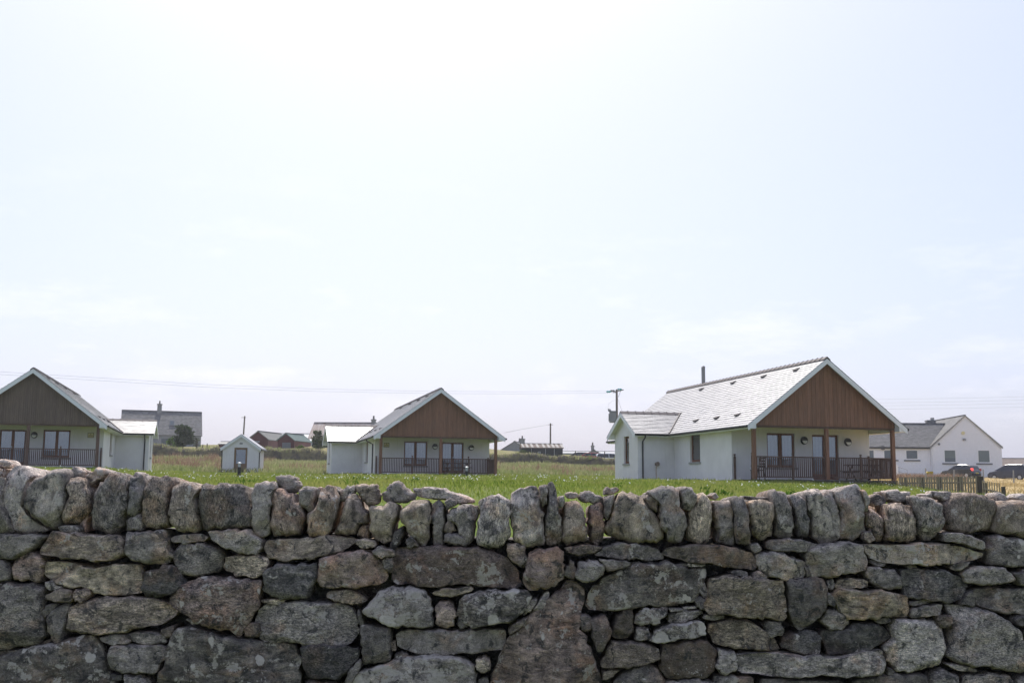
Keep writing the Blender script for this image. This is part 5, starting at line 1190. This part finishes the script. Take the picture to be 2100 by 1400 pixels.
# ------------------------------------------------------------------ grass, rushes, flowers
def blades(name, X, Y, hgt, wid, lean, mat, label, parent=None, z=None, cat=None):
    """one bent blade per root point: two stacked triangles' worth of leaf"""
    n = len(X); Z = (ground(X, Y) + bumpz(X, Y) - .03) if z is None else z
    a = rng.uniform(0, 2 * np.pi, n); fx = rng.normal(0, .5, n); face = np.c_[np.cos(fx), np.sin(fx), np.zeros(n)]     # broad side roughly across the view
    l = np.c_[np.cos(a), np.sin(a)] * (lean * hgt * rng.uniform(.2, 1.2, n))[:, None]
    B = np.c_[X, Y, Z]; w_ = (wid * rng.uniform(.6, 1.3, n))[:, None] / 2
    mid = B + np.c_[l * .35, hgt * .6]; tip = B + np.c_[l, hgt]
    V = np.stack([B - face * w_, B + face * w_, mid + face * w_ * .75, mid - face * w_ * .75, tip], 1).reshape(-1, 3)
    i = np.arange(n)[:, None] * 5
    T = np.concatenate([i + np.array([[0, 1, 2]]), i + np.array([[0, 2, 3]]), i + np.array([[3, 2, 4]])], 0)
    o = link(name, np_mesh(name, V, T, M[mat]), parent); o['kind'] = 'stuff'
    if label: o['label'] = label
    if cat: o['category'] = cat
    return o
def inview(X, Y, m=1.06): return np.abs(X) < (.469 * Y * m + .8)
FOOT = [(c.location, c.rotation_euler.z, c is cL) for c in (cC, cR, cL)]
def outside(X, Y):
    k = np.ones(len(X), bool)
    for lo, rz, mir in FOOT:
        dx, dy = X - lo.x, Y - lo.y; u = dx * math.cos(rz) + dy * math.sin(rz); v = -dx * math.sin(rz) + dy * math.cos(rz)
        k &= ~((u > -.05) & (u < W + .05) & (v > -.1) & (v < LEN))
        uu = W - u if mir else u; k &= ~((uu > -2.1) & (uu < 0) & (v > 9.1) & (v < 12.75))
    sp = pix(455, 968, 78); k &= ~((X > sp.x - .05) & (X < sp.x + 2.7) & (Y > 78) & (Y < 81.3))
    return k
def scatter(n, y0, y1, power=1.0):
    Y = y0 + (y1 - y0) * rng.random(n) ** power; X = (rng.random(n) * 2 - 1) * (.469 * Y * 1.06 + .8); return X, Y
NZ = lambda X, Y, s_, o=0: np.array([mnoise.noise(Vector((x * s_, y * s_, o))) for x, y in zip(X, Y)])
straw_zone = lambda X, Y: np.where(Y > 44, (X > 16.9) & (Y > 47.9 - 1.51 * (X - 16.9)), X > 18.95 - (44 - Y) * .136)
X, Y = scatter(230000, 6.0, 82, .75); edge = 78 + 2.5 * np.sin(X * .35) + 2 * np.sin(X * .13 + 1)
k = outside(X, Y) & ~straw_zone(X, Y) & (Y < edge); X, Y = X[k], Y[k]
hh = (.035 + .05 * rng.random(len(X))) * smooth(8, 26, Y) + (.02 + .02 * rng.random(len(X))) * (1 + .35 * np.sin(X * .5 + np.sin(Y * .3)) * np.sin(Y * .23)); hh = np.where(rng.random(len(X)) < .03, hh * 2.0, hh)
blades('lawn_grass', X, Y, hh, .007 + .00045 * Y, .55, 'lawn', 'bright green uncut lawn grass around the cottages', cat='grass')
X, Y = scatter(80000, 76, 116.2, 1.0); edge = 78 + 2.5 * np.sin(X * .35) + 2 * np.sin(X * .13 + 1); k = outside(X, Y) & ~straw_zone(X, Y) & (Y > edge - 3); X, Y = X[k], Y[k]
blades('rough_grass', X, Y, .18 + .25 * rng.random(len(X)), .05 + 0 * X, .6, 'rough', 'tussocky olive and straw coloured rough grass in the field', cat='grass')
# rushes in clumps
cl = []
CX, CY = scatter(620, 81, 115.5); nzv = NZ(CX, CY, .09, 5); k = (nzv > .12) & ~straw_zone(CX, CY) & outside(CX, CY); CX, CY = CX[k], CY[k]
nb = 34; X = np.repeat(CX, nb) + rng.normal(0, .38, len(CX) * nb); Y = np.repeat(CY, nb) + rng.normal(0, .3, len(CX) * nb); k = outside(X, Y); X, Y = X[k], Y[k]
blades('rushes', X, Y, .35 + .45 * rng.random(len(X)), .045 + 0 * X, .55, 'rush', 'clumps of dead reddish brown rushes in the field', cat='rushes')
# grass on top of the bank
n = 3500; X = rng.uniform(bx_[0], bx_[-1], n); k = np.abs(X) < 62; X = X[k]; Y = np.interp(X, bx_, by_) + rng.normal(0, .45, len(X)); z = np.interp(X, bx_, bz_) - .32 + .42 * np.array([mnoise.fractal(Vector((x * .22, 3, 0)), 1, 2, 5) for x in X]) + .10 * np.sin(X * 1.1)
blades('bank_grass', X, Y, .3 + .3 * rng.random(len(X)), .06 + 0 * X, .8, 'rough', None, bank_root, z)
# straw coloured verge beyond the picket fence
X, Y = scatter(40000, 39, 126, 1.2); k = straw_zone(X, Y); X, Y = X[k], Y[k]
rp_ = Vector((cR.location.x + W * math.cos(YAW), cR.location.y + W * math.sin(YAW)))
k = outside(X, Y); X, Y = X[k], Y[k]
blades('straw_grass', X, Y, .10 + .14 * rng.random(len(X)), .04 + 0 * X, .9, 'straw', 'cut straw coloured grass beyond the picket fence', cat='grass')
X = rng.uniform(37.5, 44, 2600); Y = rng.uniform(106, 112, 2600)
blades('dead_bracken', X, Y, .4 + .6 * rng.random(len(X)), .06 + 0 * X, .7, 'rush', 'reddish dead bracken along the wall of the white house', cat='bracken')
# daisies: flat petal discs, each facing up and a little towards the light
X, Y = scatter(1300, 22, 76, .8); k = outside(X, Y) & ~straw_zone(X, Y); X, Y = X[k], Y[k]; k = (NZ(X, Y, .12, 2) > -.05) | (rng.random(len(X)) < .25); X, Y = X[k], Y[k]
n = len(X); Z = ground(X, Y) + bumpz(X, Y) + .05 + .09 * rng.random(n); rad = (.007 + .00042 * Y) * rng.uniform(.6, 1.3, n); seg = 7
th = np.arange(seg) / seg * 2 * np.pi; ti = rng.normal(0, .5, n); tj = rng.normal(-.5, .45, n)
V = np.stack([np.c_[X + rad * np.cos(t), Y + rad * np.sin(t), Z + rad * (np.cos(t) * ti + np.sin(t) * -tj)] for t in th] , 1); top = np.c_[X, Y, Z + rad * .3][:, None]
V = np.concatenate([V, top], 1).reshape(-1, 3); i = np.arange(n)[:, None] * (seg + 1); T = np.concatenate([np.concatenate([i + k, i + (k + 1) % seg, i + seg], 1) for k in range(seg)], 0)
o = link('daisies', np_mesh('daisies', V, T, M['petal'])); tag(o, 'white daisies scattered over the lawn', 'flowers', kind='stuff')
# broad weeds in the lawn
CX, CY = scatter(220, 18, 62, .9); k = outside(CX, CY) & ~straw_zone(CX, CY); CX, CY = CX[k], CY[k]; nb = 14
X = np.repeat(CX, nb) + rng.normal(0, .12, len(CX) * nb); Y = np.repeat(CY, nb) + rng.normal(0, .12, len(CX) * nb)
blades('dock_leaves', X, Y, .05 + .09 * rng.random(len(X)), .05 + 0 * X, 1.1, 'weed', 'bright broad leaved weeds growing in the lawn', cat='weeds')
# ------------------------------------------------------------------ trees
def tree(name, label, x, yb, Y, wpx, hpx, mat, n, seed, taper=.6, leaf=.22, group=None):
    rs = np.random.default_rng(seed); p = pix(x, yb, Y); s = mpp(Y); Wm, Hm = wpx * s, hpx * s; r = empty(name, p); tag(r, label, 'tree', group)
    tk = MB(); tk.tube([(0, 0, -.5), (.05, 0, Hm * .3), (-.04, .03, Hm * .85)], [.14, .10, .03], 8); tk.build('trunk', M['bark'], r)
    limbs = []
    for k in range(26):
        t = rs.uniform(.06, .92); a = rs.uniform(0, 2 * math.pi); L = Wm / 2 * (1 - t) ** taper * rs.uniform(.65, 1.1); e = Vector((math.cos(a) * L, math.sin(a) * L, Hm * t + L * rs.uniform(.1, .5))); limbs.append((Vector((0, 0, Hm * t * .9)), e))
        MB().tube([limbs[-1][0], (limbs[-1][0] + e) / 2 + Vector((0, 0, .05)), e], [.035, .025, .01], 5).build('limb', M['bark'], r)
    V = []; T = []
    for k in range(n):
        a, b = limbs[rs.integers(len(limbs))]; t = rs.uniform(.15, 1.08); c = np.array(a.lerp(b, t)) + rs.normal(0, .14 * Wm / 3, 3) ; c[2] = max(.05, c[2])
        u = rs.normal(size=3); u /= np.linalg.norm(u); v = np.cross(u, rs.normal(size=3)); v /= np.linalg.norm(v); l = leaf * rs.uniform(.5, 1.2)
        i = len(V); V += [c - u * l, c + v * l * .4, c + u * l, c - v * l * .4]; T += [(i, i + 1, i + 2, i + 3)]
    link('crown', np_mesh('crown', V, T, M[mat]), r)
tree('conifer_tree', 'dark bushy conifer standing before the grey skylight house', 374, 918, 140, 52, 47, 'conifer', 3000, 1, .5, .26)
tree('shrub', 'pale green shrub beside the dark conifer', 350, 917, 137, 20, 20, 'weed', 500, 2, .5, .14)
tree('thin_tree', 'thin wind bent sapling beside the dark conifer', 403, 916, 140, 20, 20, 'bush', 130, 3, .3, .14)
tree('small_tree', 'loose grey green tree before the rusty roofed house', 652, 924, 132, 34, 42, 'bush', 1500, 4, .45, .17)
tree('shrub', 'low green shrub growing on the bank by the byre', 1072, 935, 121, 22, 11, 'bush', 500, 5, .4, .14)
tree('shrub', 'low yellowish shrub on the bank beside the red sheds', 617, 925, 121, 22, 11, 'weed', 320, 6, .4, .13)
# thin posts of the stock fence standing on the bank
for x, yt in ((425, 909), (445, 914), (416, 911), (540, 913), (570, 917), (620, 915), (1180, 924), (1240, 925)):
    i = pix(x, yt, 119); zb = float(np.interp(i.x, bx_, bz_)) - .6; o = MB().tube([(0, 0, 0), (0, 0, i.z - zb)], .055, 6).build('bank_post', M['darkwood']); o.location = (i.x, i.y, zb)
    tag(o, 'thin dark fence post standing on the turf bank', 'post', 'fence posts along the turf bank')

# ------------------------------------------------------------------ thin haze volume, added to imitate veiling glare
hz = MB().box(-320, 320, -30, 430, -1.5, 14).build('haze', None); hz['kind'] = 'stuff'; hz['label'] = 'thin pale haze added over the whole field to imitate glare'
hm = bpy.data.materials.new('haze'); hm.use_nodes = True; hn = hm.node_tree; hn.nodes.clear(); ho = hn.nodes.new('ShaderNodeOutputMaterial'); pv = hn.nodes.new('ShaderNodeVolumePrincipled')
pv.inputs['Color'].default_value = (.95, .96, 1, 1); pv.inputs['Density'].default_value = .00036; pv.inputs['Anisotropy'].default_value = .35; hn.links.new(pv.outputs[0], ho.inputs['Volume']); hz.data.materials.append(hm)
